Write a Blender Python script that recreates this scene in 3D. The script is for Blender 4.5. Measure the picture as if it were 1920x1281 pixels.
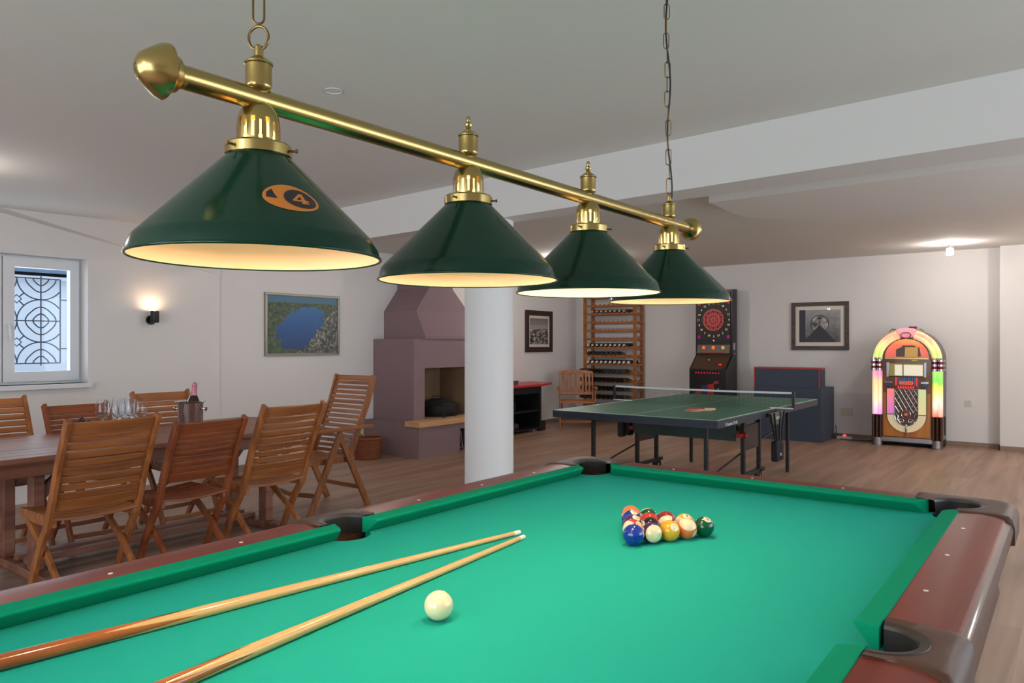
import bpy, bmesh, math, random
from mathutils import Vector, Matrix
random.seed(7)
PI = math.pi
for o in list(bpy.data.objects): bpy.data.objects.remove(o)
COL = bpy.context.scene.collection
SC = bpy.context.scene

# ------------------------------------------------------------------ camera, world, daylight, exposure
F_PX, HORIZON, YAW = 1381.0, 645.0, math.radians(37.34)
cam = bpy.data.cameras.new('camera'); camo = bpy.data.objects.new('camera', cam); COL.objects.link(camo)
camo.location = (1.591, -1.382, 1.343)
camo.rotation_euler = (PI/2, 0, YAW)
cam.sensor_width = 36; cam.lens = 36*F_PX/1920; cam.shift_y = (HORIZON-640.5)/1920
cam.clip_start = 0.05
SC.camera = camo
SC.view_settings.view_transform = 'Standard'; SC.view_settings.look = 'None'
SC.view_settings.gamma = 1; SC.view_settings.use_curve_mapping = False
SC.view_settings.exposure = 0.24

w = bpy.data.worlds.new('sky'); SC.world = w; w.use_nodes = True
bg = w.node_tree.nodes['Background']
bg.inputs['Color'].default_value = (0.62, 0.78, 1.0, 1); bg.inputs['Strength'].default_value = 1.3

def srgb(h):
    if isinstance(h, str):
        h = h.lstrip('#'); c = [int(h[i:i+2], 16)/255 for i in (0, 2, 4)]
    else: c = [v/255 for v in h]
    return tuple((v/12.92 if v <= .04045 else ((v+.055)/1.055)**2.4) for v in c) + (1,)

def area(name, loc, rot, sx, sy, power, col):
    l = bpy.data.lights.new(name, 'AREA'); l.shape = 'RECTANGLE'; l.size = sx; l.size_y = sy
    l.energy = power; l.color = col
    o = bpy.data.objects.new(name, l); COL.objects.link(o); o.location = loc; o.rotation_euler = rot
    return o
# daylight through the glazed front (behind the camera) and the glazed right side of the room
area('daylight_front', (0.0, -4.35, 1.45), (PI/2, 0, 0), 5.0, 2.0, 118, (0.88, 0.95, 1.0))
area('daylight_right', (4.35, 3.2, 1.45), (PI/2, 0, PI/2), 5.0, 2.0, 92, (0.86, 0.94, 1.0))
area('daylight_left', (-5.95, 0.85, 1.55), (PI/2, 0, -PI/2), 1.3, 1.1, 14, (0.75, 0.88, 1.0))

# ------------------------------------------------------------------ helpers
def tag(o, label=None, cat=None, group=None, kind=None):
    if label: o['label'] = label
    if cat: o['category'] = cat
    if group: o['group'] = group
    if kind: o['kind'] = kind
    return o
def thing(name, label, cat, loc=(0, 0, 0), rz=0, group=None):
    o = bpy.data.objects.new(name, None); COL.objects.link(o)
    o.location = loc; o.rotation_euler = (0, 0, rz); o.empty_display_size = .1
    return tag(o, label, cat, group)
def kids(o): return [c for c in bpy.data.objects if c.parent is o]
def copy_tree(o, parent=None):
    c = o.copy(); COL.objects.link(c)
    if parent is not None: c.parent = parent
    for ch in kids(o): copy_tree(ch, c)
    return c

class MB:
    def __init__(s): s.v = []; s.f = []; s.m = []; s.M = Matrix.Identity(4); s.mi = 0
    def add(s, vs, fs):
        b = len(s.v)
        s.v += [tuple(s.M @ Vector(p)) for p in vs]
        for f in fs: s.f.append([b+i for i in f]); s.m.append(s.mi)
        return s
    def box(s, x0, x1, y0, y1, z0, z1):
        vs = [(x, y, z) for x in (x0, x1) for y in (y0, y1) for z in (z0, z1)]
        return s.add(vs, [(0,1,3,2),(4,6,7,5),(0,4,5,1),(2,3,7,6),(0,2,6,4),(1,5,7,3)])
    def cbox(s, c, d): return s.box(c[0]-d[0]/2, c[0]+d[0]/2, c[1]-d[1]/2, c[1]+d[1]/2, c[2]-d[2]/2, c[2]+d[2]/2)
    def bar(s, p0, p1, wd, ht, up=(0, 0, 1)):
        p0, p1 = Vector(p0), Vector(p1); t = (p1-p0).normalized(); up = Vector(up)
        a = t.cross(up); a = a.normalized() if a.length > 1e-5 else Vector((1, 0, 0)); b = a.cross(t)
        vs = [tuple(p + a*i*wd/2 + b*j*ht/2) for p in (p0, p1) for i in (-1, 1) for j in (-1, 1)]
        return s.add(vs, [(0,1,3,2),(4,6,7,5),(0,4,5,1),(2,3,7,6),(0,2,6,4),(1,5,7,3)])
    def strip(s, pts, wd, ht, up=(1, 0, 0)):
        """rectangular-section bar swept along pts; wd along `up`, ht perpendicular"""
        pts = [Vector(p) for p in pts]; a = Vector(up).normalized(); rings = []
        for i, p in enumerate(pts):
            t = (pts[min(i+1, len(pts)-1)]-pts[max(i-1, 0)]).normalized(); b = t.cross(a).normalized()
            rings.append([p+a*wd/2*u+b*ht/2*v for u, v in ((-1,-1),(1,-1),(1,1),(-1,1))])
        vs = [tuple(q) for r in rings for q in r]; fs = [(3,2,1,0), tuple(len(vs)-4+k for k in range(4))]
        for i in range(len(pts)-1):
            for k in range(4): fs.append((4*i+k, 4*i+(k+1)%4, 4*i+4+(k+1)%4, 4*i+4+k))
        return s.add(vs, fs)
    def prism(s, poly, z0, z1):
        n = len(poly); vs = [(x, y, z0) for x, y in poly]+[(x, y, z1) for x, y in poly]
        return s.add(vs, [tuple(range(n))[::-1], tuple(range(n, 2*n))]+[(i, (i+1)%n, n+(i+1)%n, n+i) for i in range(n)])
    def prism_axis(s, poly, a0, a1, ax='x'):
        n = len(poly); P = (lambda a, p: (a, p[0], p[1])) if ax == 'x' else (lambda a, p: (p[0], a, p[1]))
        vs = [P(a0, p) for p in poly]+[P(a1, p) for p in poly]
        return s.add(vs, [tuple(range(n))[::-1], tuple(range(n, 2*n))]+[(i, (i+1)%n, n+(i+1)%n, n+i) for i in range(n)])
    def tube(s, pts, r, n=10, closed=False, caps=True):
        pts = [Vector(p) for p in pts]; N = len(pts); rr = r if isinstance(r, (list, tuple)) else [r]*N
        vs = []; prev = None
        for i, p in enumerate(pts):
            if closed: t = pts[(i+1) % N]-pts[i-1]
            else: t = pts[min(i+1, N-1)]-pts[max(i-1, 0)]
            t.normalize()
            if prev is None:
                a = t.cross(Vector((0, 0, 1)))
                if a.length < 1e-3: a = t.cross(Vector((0, 1, 0)))
            else: a = prev - t*prev.dot(t)
            a.normalize(); prev = a; b = t.cross(a)
            for k in range(n):
                th = 2*PI*k/n; vs.append(tuple(p+(a*math.cos(th)+b*math.sin(th))*rr[i]))
        fs = []
        for i in range(N if closed else N-1):
            j = (i+1) % N
            for k in range(n): fs.append((i*n+k, i*n+(k+1)%n, j*n+(k+1)%n, j*n+k))
        if not closed and caps: fs += [tuple(range(n))[::-1], tuple(range((N-1)*n, N*n))]
        return s.add(vs, fs)
    def cyl(s, p0, p1, r, n=20, r1=None): return s.tube([p0, p1], [r, r if r1 is None else r1], n)
    def lathe(s, prof, n=32, c=(0, 0, 0), ax='z', cap0=False, cap1=False):
        vs = []
        for r, z in prof:
            for k in range(n):
                th = 2*PI*k/n; x, y = r*math.cos(th), r*math.sin(th)
                q = (x, y, z) if ax == 'z' else ((x, z, y) if ax == 'y' else (z, x, y))
                vs.append((c[0]+q[0], c[1]+q[1], c[2]+q[2]))
        fs = []
        for i in range(len(prof)-1):
            for k in range(n): fs.append((i*n+k, i*n+(k+1)%n, (i+1)*n+(k+1)%n, (i+1)*n+k))
        if cap0: fs.append(tuple(range(n))[::-1])
        if cap1: fs.append(tuple(range((len(prof)-1)*n, len(prof)*n)))
        return s.add(vs, fs)
    def sphere(s, c, r, n=24, m=14):
        prof = [(max(r*math.sin(PI*i/m), 1e-5), -r*math.cos(PI*i/m)) for i in range(m+1)]
        return s.lathe(prof, n, c)
    def disc(s, c, r, ax='z', n=24):
        vs = []
        for k in range(n):
            a, b = r*math.cos(2*PI*k/n), r*math.sin(2*PI*k/n)
            q = (a, b, 0) if ax == 'z' else ((a, 0, b) if ax == 'y' else (0, a, b))
            vs.append((c[0]+q[0], c[1]+q[1], c[2]+q[2]))
        return s.add(vs, [tuple(range(n))])
    def build(s, name, mats, parent=None, smooth=35, bevel=0, seg=2):
        me = bpy.data.meshes.new(name); me.from_pydata(s.v, [], s.f)
        if not isinstance(mats, (list, tuple)): mats = [mats]
        for m in mats: me.materials.append(m)
        if len(mats) > 1: me.polygons.foreach_set('material_index', s.m)
        bm = bmesh.new(); bm.from_mesh(me); bmesh.ops.recalc_face_normals(bm, faces=bm.faces); bm.to_mesh(me); bm.free()
        if smooth:
            me.polygons.foreach_set('use_smooth', [True]*len(me.polygons))
            me.set_sharp_from_angle(angle=math.radians(smooth))
        me.update()
        o = bpy.data.objects.new(name, me); COL.objects.link(o)
        if parent is not None: o.parent = parent
        if bevel:
            md = o.modifiers.new('bevel', 'BEVEL'); md.width = bevel; md.segments = seg; md.limit_method = 'ANGLE'
            md.angle_limit = math.radians(40)
        return o
def struct(name, mb, mat, **k):
    o = mb.build(name, mat, None, **k); o['kind'] = 'structure'; return o

# ------------------------------------------------------------------ materials
def nt(name):
    m = bpy.data.materials.new(name); m.use_nodes = True
    n = m.node_tree.nodes; return m, n, m.node_tree.links, n['Principled BSDF']
def mat(name, col, rough=.5, metal=0, spec=None, coat=0, noise=0, nscale=8, emit=None, es=0, alpha=None, trans=0, bump=0, bscale=200):
    m, n, l, b = nt(name); c = srgb(col)
    b.inputs['Base Color'].default_value = c; b.inputs['Roughness'].default_value = rough
    b.inputs['Metallic'].default_value = metal; b.inputs['Coat Weight'].default_value = coat
    b.inputs['Coat Roughness'].default_value = .1
    if spec is not None: b.inputs['Specular IOR Level'].default_value = spec
    if trans: b.inputs['Transmission Weight'].default_value = trans
    if alpha is not None: b.inputs['Alpha'].default_value = alpha
    if emit: b.inputs['Emission Color'].default_value = srgb(emit); b.inputs['Emission Strength'].default_value = es
    tc = n.new('ShaderNodeTexCoord')
    if noise:
        t = n.new('ShaderNodeTexNoise'); t.inputs['Scale'].default_value = nscale; t.inputs['Detail'].default_value = 5
        l.new(tc.outputs['Object'], t.inputs['Vector'])
        r = n.new('ShaderNodeMix'); r.data_type = 'RGBA'
        r.inputs[6].default_value = tuple(v*(1-noise) for v in c[:3])+(1,); r.inputs[7].default_value = tuple(min(1, v*(1+noise)) for v in c[:3])+(1,)
        l.new(t.outputs['Fac'], r.inputs[0]); l.new(r.outputs[2], b.inputs['Base Color'])
    if bump:
        t2 = n.new('ShaderNodeTexNoise'); t2.inputs['Scale'].default_value = bscale; t2.inputs['Detail'].default_value = 3
        l.new(tc.outputs['Object'], t2.inputs['Vector'])
        bp = n.new('ShaderNodeBump'); bp.inputs['Strength'].default_value = bump; bp.inputs['Distance'].default_value = .002
        l.new(t2.outputs['Fac'], bp.inputs['Height']); l.new(bp.outputs['Normal'], b.inputs['Normal'])
    return m
def wood(name, c1, c2, axis='x', scale=14, rough=.4, coat=0, stretch=.08, contrast=(.3, .72)):
    m, n, l, b = nt(name)
    tc = n.new('ShaderNodeTexCoord'); mp = n.new('ShaderNodeMapping'); l.new(tc.outputs['Object'], mp.inputs['Vector'])
    mp.inputs['Scale'].default_value = {'x': (stretch, 1, 1), 'y': (1, stretch, 1), 'z': (1, 1, stretch)}[axis]
    t = n.new('ShaderNodeTexNoise'); t.inputs['Scale'].default_value = scale; t.inputs['Detail'].default_value = 8; t.inputs['Distortion'].default_value = .6
    l.new(mp.outputs['Vector'], t.inputs['Vector'])
    r = n.new('ShaderNodeValToRGB'); r.color_ramp.elements[0].position = contrast[0]; r.color_ramp.elements[1].position = contrast[1]
    r.color_ramp.elements[0].color = srgb(c1); r.color_ramp.elements[1].color = srgb(c2)
    l.new(t.outputs['Fac'], r.inputs['Fac']); l.new(r.outputs['Color'], b.inputs['Base Color'])
    b.inputs['Roughness'].default_value = rough; b.inputs['Coat Weight'].default_value = coat; b.inputs['Coat Roughness'].default_value = .08
    return m
def glow(name, col, strength):
    m = bpy.data.materials.new(name); m.use_nodes = True; n = m.node_tree.nodes; n.clear()
    e = n.new('ShaderNodeEmission'); e.inputs['Color'].default_value = srgb(col); e.inputs['Strength'].default_value = strength
    o = n.new('ShaderNodeOutputMaterial'); m.node_tree.links.new(e.outputs[0], o.inputs[0]); return m

WALL = mat('plaster_white', (225, 221, 218), .9, bump=.15, bscale=60)
CEIL = mat('ceiling_white', (230, 227, 222), .9)
LILAC = mat('plaster_lilac', (138, 114, 118), .85, noise=.05, nscale=5, bump=.3, bscale=60)
WHITE = mat('white_paint', (225, 226, 228), .45)
BRASS = mat('brass', (178, 156, 98), .24, 1, noise=.08, nscale=30)
BRASS_D = mat('aged_brass', (128, 104, 66), .38, 1)
SHADE_G = mat('green_enamel', (3, 50, 34), .16, 0, spec=.4)
SHADE_W = mat('white_enamel', (250, 212, 172), .5)
CHROME = mat('chrome', (205, 205, 208), .12, 1)
STEEL = mat('brushed_steel', (170, 168, 168), .3, 1)
BLACK = mat('black_paint', (22, 22, 24), .4)
BLACK_M = mat('black_matt', (14, 13, 14), .7)
DARKRUB = mat('black_rubber', (13, 11, 11), .7)
CLOTH = mat('teal_green_baize', (34, 168, 150), .95, spec=.1, bump=.15, bscale=900)
CUSH = mat('green_baize_cushion', (6, 146, 108), .95, spec=.1, bump=.15, bscale=900)
RAILW = wood('mahogany_rail', (96, 34, 22), (136, 58, 38), 'y', 16, .38, .0, .06, (.2, .8))
RAILX = wood('mahogany_rail_end', (96, 34, 22), (136, 58, 38), 'x', 16, .38, .0, .06, (.2, .8))
CASTING = mat('bronze_casting', (78, 48, 32), .48, 0, noise=.15, nscale=20)
LINER = mat('liner_rubber', (52, 42, 38), .45)
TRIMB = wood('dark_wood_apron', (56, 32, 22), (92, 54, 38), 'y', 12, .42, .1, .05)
for m_ in (RAILW, RAILX, TRIMB): m_.node_tree.nodes['Principled BSDF'].inputs['Specular IOR Level'].default_value = .28
PEARL = mat('pearl_inlay', (240, 226, 214), .3)
TEAK = [wood('teak_along_'+a, (128, 72, 34), (176, 110, 60), a, 22, .45, 0, .07) for a in 'xyz']
TEAK2 = [wood('red_teak_along_'+a, (112, 54, 28), (154, 84, 44), a, 22, .4, .1, .07) for a in 'xyz']
TABLEW = wood('table_teak', (112, 66, 50), (154, 104, 82), 'y', 16, .45, .0, .05)
RACKW = wood('rack_pine', (140, 80, 34), (184, 114, 56), 'x', 18, .5, 0, .08)
DRKW = wood('dark_frame_wood', (44, 30, 26), (66, 46, 40), 'z', 30, .5, 0, .1)

# floor: wood-look planks
def floor_mat():
    m, n, l, b = nt('wood_look_tile')
    tc = n.new('ShaderNodeTexCoord'); mp = n.new('ShaderNodeMapping'); mp.inputs['Rotation'].default_value = (0, 0, PI/2)
    l.new(tc.outputs['Object'], mp.inputs['Vector'])
    br = n.new('ShaderNodeTexBrick'); l.new(mp.outputs['Vector'], br.inputs['Vector'])
    br.inputs['Scale'].default_value = 1; br.inputs['Brick Width'].default_value = 1.2; br.inputs['Row Height'].default_value = .2
    br.inputs['Mortar Size'].default_value = .0018; br.offset = .37
    br.inputs['Color1'].default_value = srgb((156, 126, 106)); br.inputs['Color2'].default_value = srgb((170, 140, 119)); br.inputs['Mortar'].default_value = srgb((164, 146, 130))
    mp2 = n.new('ShaderNodeMapping'); mp2.inputs['Scale'].default_value = (1, .07, 1); l.new(tc.outputs['Object'], mp2.inputs['Vector'])
    t = n.new('ShaderNodeTexNoise'); t.inputs['Scale'].default_value = 9; t.inputs['Detail'].default_value = 8; t.inputs['Distortion'].default_value = .8
    l.new(mp2.outputs['Vector'], t.inputs['Vector'])
    r = n.new('ShaderNodeValToRGB'); r.color_ramp.elements[0].position = .3; r.color_ramp.elements[1].position = .7
    r.color_ramp.elements[0].color = (.62, .58, .55, 1); r.color_ramp.elements[1].color = (1.1, 1.08, 1.06, 1)
    l.new(t.outputs['Fac'], r.inputs['Fac'])
    mx = n.new('ShaderNodeMix'); mx.data_type = 'RGBA'; mx.blend_type = 'MULTIPLY'; mx.inputs[0].default_value = 1
    l.new(br.outputs['Color'], mx.inputs[6]); l.new(r.outputs['Color'], mx.inputs[7]); l.new(mx.outputs[2], b.inputs['Base Color'])
    b.inputs['Roughness'].default_value = .42
    return m
FLOOR = floor_mat()
BASEB = mat('skirting_tile', (140, 116, 98), .5, noise=.1, nscale=6)

# ------------------------------------------------------------------ room shell
XL, YB, XR, YF = -5.42, 9.9, 4.2, -4.2
def cz(y): return 2.43+.0155*y
struct('floor', MB().box(XL-.3, XR+.2, YF-.2, YB+.2, -.1, 0), FLOOR, smooth=0)
b = MB(); b.add([(XL-.4, YF-.3, cz(YF)), (XR+.3, YF-.3, cz(YF)), (XR+.3, YB+.3, cz(YB)), (XL-.4, YB+.3, cz(YB)),
                 (XL-.4, YF-.3, 2.9), (XR+.3, YF-.3, 2.9), (XR+.3, YB+.3, 2.9), (XL-.4, YB+.3, 2.9)],
                [(0,1,2,3),(4,7,6,5),(0,4,5,1),(1,5,6,2),(2,6,7,3),(3,7,4,0)])
struct('ceiling', b, CEIL, smooth=0)
# left wall with window opening (y .2..1.555, z .995..2.097)
WY0, WY1, WZ0, WZ1 = .22, 1.555, .995, 2.10
b = MB()
b.box(XL-.3, XL, YF, WY0, 0, 2.85); b.box(XL-.3, XL, WY1, 2.833, 0, 2.85)
b.box(XL-.3, XL, WY0, WY1, 0, WZ0); b.box(XL-.3, XL, WY0, WY1, WZ1, 2.85)
b.prism([(XL-.3, 2.833), (XL-.018, 2.833), (XL-.018, 5.3), (-5.56, YB+.1), (-5.86, YB+.1)], 0, 2.85)
struct('wall_left', b, WALL, smooth=0)
b = MB(); b.box(-5.7, .85, YB, YB+.2, 0, 2.85); b.box(.85, XR+.2, YB-.18, YB+.2, 0, 2.85)
struct('wall_back', b, WALL, smooth=0)
b = MB(); b.box(XR, XR+.2, YF, .6, 0, 2.85); b.box(XR, XR+.2, 5.8, YB, 0, 2.85); b.box(XR, XR+.2, .6, 5.8, 2.4, 2.85); b.box(XR, XR+.2, .6, 5.8, 0, .35)
struct('wall_right', b, WALL, smooth=0)
b = MB(); b.box(XL, -2.6, YF-.2, YF, 0, 2.85); b.box(2.6, XR, YF-.2, YF, 0, 2.85); b.box(-2.6, 2.6, YF-.2, YF, 2.4, 2.85); b.box(-2.6, 2.6, YF-.2, YF, 0, .35)
struct('wall_front', b, WALL, smooth=0)
# wedge-shaped downstand high on the window wall
b = MB(); X1 = XL+.035
P = [(.80, cz(.8)+.01), (2.83, cz(2.83)+.01), (2.83, 2.05), (.80, 2.44)]
b.add([(XL-.01, y, z) for y, z in P]+[(XL+(.13 if q_ < 2 else .004), y, z) for q_, (y, z) in enumerate(P)], [(3,2,1,0),(4,5,6,7),(0,1,5,4),(1,2,6,5),(2,3,7,6),(3,0,4,7)])
struct('trim_1', b, WALL, smooth=0)
# beam, slab
b = MB()
b.prism([(-5.45, 2.78), (XR, 2.06), (XR, 2.50), (-5.45, 2.74+.06)], 2.185, 2.8)
struct('trim_2', b, WALL, smooth=0)
b = MB(); b.prism([(-.55, 3.82), (-.58, 4.58), (-.2, 5.08), (.3, 5.41), (1.0, 5.43), (XR, 5.4), (XR, 3.7)], 2.385, 2.7)
struct('trim_3', b, CEIL, smooth=0)
# skirting
b = MB(); b.box(XL-.005, XL+.012, 2.6, 4.7, 0, .06)
b.prism([(-5.44, 7.3), (-5.47, 7.3), (-5.56, YB), (-5.535, YB)], 0, .06); struct('baseboard_left', b, BASEB, smooth=0)
b = MB(); b.box(-5.55, .85, YB-.012, YB+.01, 0, .06); b.box(.838, XR, YB-.192, YB-.17, 0, .06); b.box(.838, .85, YB-.192, YB, 0, .06)
struct('baseboard_back', b, BASEB, smooth=0)

# column standing under the beam
b = MB(); b.lathe([(.168, 0), (.168, 2.2)], 48, (-1.615, 2.56, 0), cap0=True)
struct('trim_4', b, mat('column_paint', (226, 224, 222), .6))

# windows: left casement, and the two glazed openings behind the camera
GLASS = mat('window_glass', (255, 255, 255), .02, trans=1, spec=.5)
def glassmat():
    m = bpy.data.materials.new('clear_pane'); m.use_nodes = True; n = m.node_tree.nodes; l = m.node_tree.links; n.clear()
    t = n.new('ShaderNodeBsdfTransparent'); g = n.new('ShaderNodeBsdfGlossy'); g.inputs['Roughness'].default_value = .02
    mx = n.new('ShaderNodeMixShader'); f = n.new('ShaderNodeFresnel'); f.inputs[0].default_value = 1.45
    o = n.new('ShaderNodeOutputMaterial'); gm = n.new('ShaderNodeNewGeometry'); iv = n.new('ShaderNodeMath'); iv.operation = 'SUBTRACT'; iv.inputs[0].default_value = 1; l.new(gm.outputs['Backfacing'], iv.inputs[1]); ml = n.new('ShaderNodeMath'); ml.operation = 'MULTIPLY'; l.new(f.outputs[0], ml.inputs[0]); l.new(iv.outputs[0], ml.inputs[1]); l.new(ml.outputs[0], mx.inputs[0]); l.new(t.outputs[0], mx.inputs[1]); l.new(g.outputs[0], mx.inputs[2]); l.new(mx.outputs[0], o.inputs[0])
    return m
PANE = glassmat()
XF = XL-.15
wf = struct('window_1', MB().box(XF-.06, XF, WY0, WY0+.05, WZ0, WZ1).box(XF-.06, XF, WY1-.02, WY1, WZ0, WZ1).box(XF-.06, XF, WY0+.05, WY1-.02, WZ0, WZ0+.03).box(XF-.06, XF, WY0+.05, WY1-.02, WZ1-.02, WZ1).box(XF-.06, XF-.01, .925, .945, WZ0+.03, WZ1-.02), WHITE, smooth=0)
for a0, a1, nm in ((.94, 1.535, 'window_sash'), (.27, .93, 'window_sash')):
    o = MB().box(XF-.05, XF+.02, a0, a0+.085, 1.02, 2.085).box(XF-.05, XF+.02, a1-.075, a1, 1.02, 2.085).box(XF-.05, XF+.02, a0+.085, a1-.075, 1.02, 1.105).box(XF-.05, XF+.02, a0+.085, a1-.075, 2.0, 2.085).build(nm, WHITE, wf, smooth=0)
    MB().box(XF-.03, XF-.024, a0+.08, a1-.07, 1.10, 2.01).build('pane', PANE, o)
MB().cyl((XF+.02, .978, 1.50), (XF+.055, .978, 1.50), .012).bar((XF+.055, .978, 1.51), (XF+.06, .985, 1.37), .02, .012).build('window_handle', WHITE, wf, bevel=.003)
struct('window_sill_1' if False else 'trim_5', MB().box(XL-.2, XL+.055, WY0-.05, WY1+.02, .955, .995), WHITE, bevel=.004)
for nm, ax in (('window_2', 'f'), ('window_3', 'r')):
    b = MB()
    for k in range(5):
        if ax == 'f': c = -2.6+k*1.3; b.box(c-.04, c+.04, YF-.12, YF-.06, .35, 2.4)
        else: c = .6+k*1.3; b.box(XR+.06, XR+.12, c-.04, c+.04, .35, 2.4)
    if ax == 'f': b.box(-2.6, 2.6, YF-.12, YF-.06, .35, .43).box(-2.6, 2.6, YF-.12, YF-.06, 2.32, 2.4)
    else: b.box(XR+.06, XR+.12, .6, 5.8, .35, .43).box(XR+.06, XR+.12, .6, 5.8, 2.32, 2.4)
    o = struct(nm, b, WHITE)
    (MB().box(-2.6, 2.6, YF-.095, YF-.09, .4, 2.35) if ax == 'f' else MB().box(XR+.09, XR+.095, .6, 5.8, .4, 2.35)).build('pane', PANE, o)

# wrought iron window grille outside
GRM = mat('grille_iron', (52, 60, 72), .5)
b = MB(); gx = XF-.14; r = .006
cy, cz0, GR = 1.283, 1.547, .188
def arcp(c, R, a0, a1, n=14): return [(gx, c[0]+R*math.cos(a0+(a1-a0)*i/n), c[1]+R*math.sin(a0+(a1-a0)*i/n)) for i in range(n+1)]
gy0, gy1, gz0, gz1 = .60, 1.44, 1.547-.376, 1.547+.376
def clip(pts):
    seg = []; out = []
    for p in pts:
        if gy0-.001 <= p[1] <= gy1+.001 and gz0-.001 <= p[2] <= gz1+.001: seg.append(p)
        else:
            if len(seg) > 1: out.append(seg)
            seg = []
    if len(seg) > 1: out.append(seg)
    return out
for cyy in (cy, cy-2*GR):
    for k in (-1, 0, 1):
        c = (cyy, cz0+k*2*GR)
        for R, q in ((.188, 0), (.122, .012), (.062, .010)):
            for a in range(4):
                # pointed quatrefoil-like rings: four arcs meeting at the axes
                pts = []
                for i in range(13):
                    th = a*PI/2+i/12*PI/2; rr = R*(1-.10*math.sin(2*th-a*PI)**2*(1 if R < .15 else 0)*(1 if a % 2 == 0 else 1))
                    pts.append((gx, c[0]+rr*math.cos(th), c[1]+rr*math.sin(th)))
                for s_ in clip(pts): b.tube(s_, r, 6)
    b.tube([(gx, cyy, gz0-.02), (gx, cyy, gz1+.03)], r, 6)
b.tube([(gx, gy0, cz0), (gx, gy1, cz0)], r, 6)
for z in (gz0, gz1): b.tube([(gx, gy0, z), (gx, gy1, z)], r, 6)
for y in (gy0, gy1): b.tube([(gx, y, gz0), (gx, y, gz1)], r, 6)
for k in (-.5, .5):
    c = (cy-GR, cz0+k*2*GR); d = .036
    b.tube([(gx, c[0]+d, c[1]), (gx, c[0], c[1]+d), (gx, c[0]-d, c[1]), (gx, c[0], c[1]-d)], r, 6, closed=True)
    for sx in (-1, 1):
        for sz in (-1, 1): b.tube([(gx, c[0]+sx*d/2, c[1]+sz*d/2), (gx, c[0]+sx*.058, c[1]+sz*.058)], r, 6)
for z in (1.30, 1.74): b.tube([(gx, gy1, z), (gx, gy1+.12, z)], r, 6)
tag(b.build('window_grille', GRM), 'dark wrought iron grille of pointed circles outside the casement window', 'window grille')
# neighbour wall seen through the window
b = MB(); b.box(-8.6, -8.4, -3, 6, 0, 2.12); b.mi = 1; b.box(-8.65, -8.3, -3, 6, 2.12, 2.2); b.mi = 2
b.add([(-8.3, -3, 2.2), (-8.3, 6, 2.2), (-10.3, 6, 3.2), (-10.3, -3, 3.2), (-8.3, -3, 2.16), (-8.3, 6, 2.16), (-10.3, 6, 3.1), (-10.3, -3, 3.1)], [(0,1,2,3),(7,6,5,4),(0,4,5,1),(1,5,6,2),(2,6,7,3),(3,7,4,0)])
b.mi = 1; b.box(-8.4, -8.36, -3, 6, 1.02, 1.10)
NW = mat('render_white', (232, 236, 240), .9)
tag(b.build('neighbouring_house', [NW, WHITE, mat('roof_slate', (96, 118, 140), .8, noise=.2)], smooth=0), 'white rendered house wall with slate roof seen through the casement window', 'building')
struct('ground_outside' if False else 'trim_6', MB().box(-10.5, XL-.31, -3, 6, -.1, .02), NW, smooth=0)

# ------------------------------------------------------------------ pool table
PT = thing('pool_table', 'pool table with teal green cloth and mahogany rails in the foreground', 'pool table')
L2, W = 1.27, 1.27
ZC, ZR = .80, .84
# slate bed with pocket cut-outs
corners = [(0, -L2), (W, -L2), (W, L2), (0, L2)]
def arc(cx, cy_, R, a0, a1, n=14): return [(cx+R*math.cos(a0+(a1-a0)*i/n), cy_+R*math.sin(a0+(a1-a0)*i/n)) for i in range(n+1)]
pad = .06; e = .030
poly = []
RP = .068
def corner_arc(cx, cy_, sx, sy):
    px, py = cx+sx*e, cy_+sy*e
    # concave arc facing the table, meets pad lines
    a = math.acos((pad-e)/RP)
    th = math.atan2(sy, sx)
    base = math.atan2(-sy, -sx)
    span = 3*PI/4-a
    s0 = base-span+PI/2*0; s1 = base+span
    return [(px+RP*math.cos(s0+(s1-s0)*i/16), py+RP*math.sin(s0+(s1-s0)*i/16)) for i in range(17)]
def side_arc(cx, sx):
    px = cx+sx*.055; base = 0 if sx < 0 else PI
    a = math.acos(0.0); return [(px+RP*math.cos(base-PI/2+PI*i/14), RP*math.sin(base-PI/2+PI*i/14)) for i in range(15)]
c1 = corner_arc(0, -L2, -1, -1); c2 = corner_arc(W, -L2, 1, -1); c3 = corner_arc(W, L2, 1, 1); c4 = corner_arc(0, L2, -1, 1)
sr = side_arc(W, 1); sl = side_arc(0, -1)
def orient(a, start):  # order the arc so it begins nearest to the previous point
    return a if (Vector(a[0])-Vector(start)).length < (Vector(a[-1])-Vector(start)).length else a[::-1]
ring = []
for a in (c1, c2, sr, c3, c4, sl):
    if not ring:
        a = a if a[-1][0] > a[0][0] else a[::-1]
    else: a = orient(a, ring[-1])
    ring += a
b = MB(); b.prism(ring, ZC-.03, ZC)
bed = b.build('bed_cloth', CLOTH, PT, smooth=0)
bm = bmesh.new(); bm.from_mesh(bed.data); bmesh.ops.triangulate(bm, faces=[f for f in bm.faces if len(f.verts) > 4]); bm.to_mesh(bed.data); bm.free()
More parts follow.
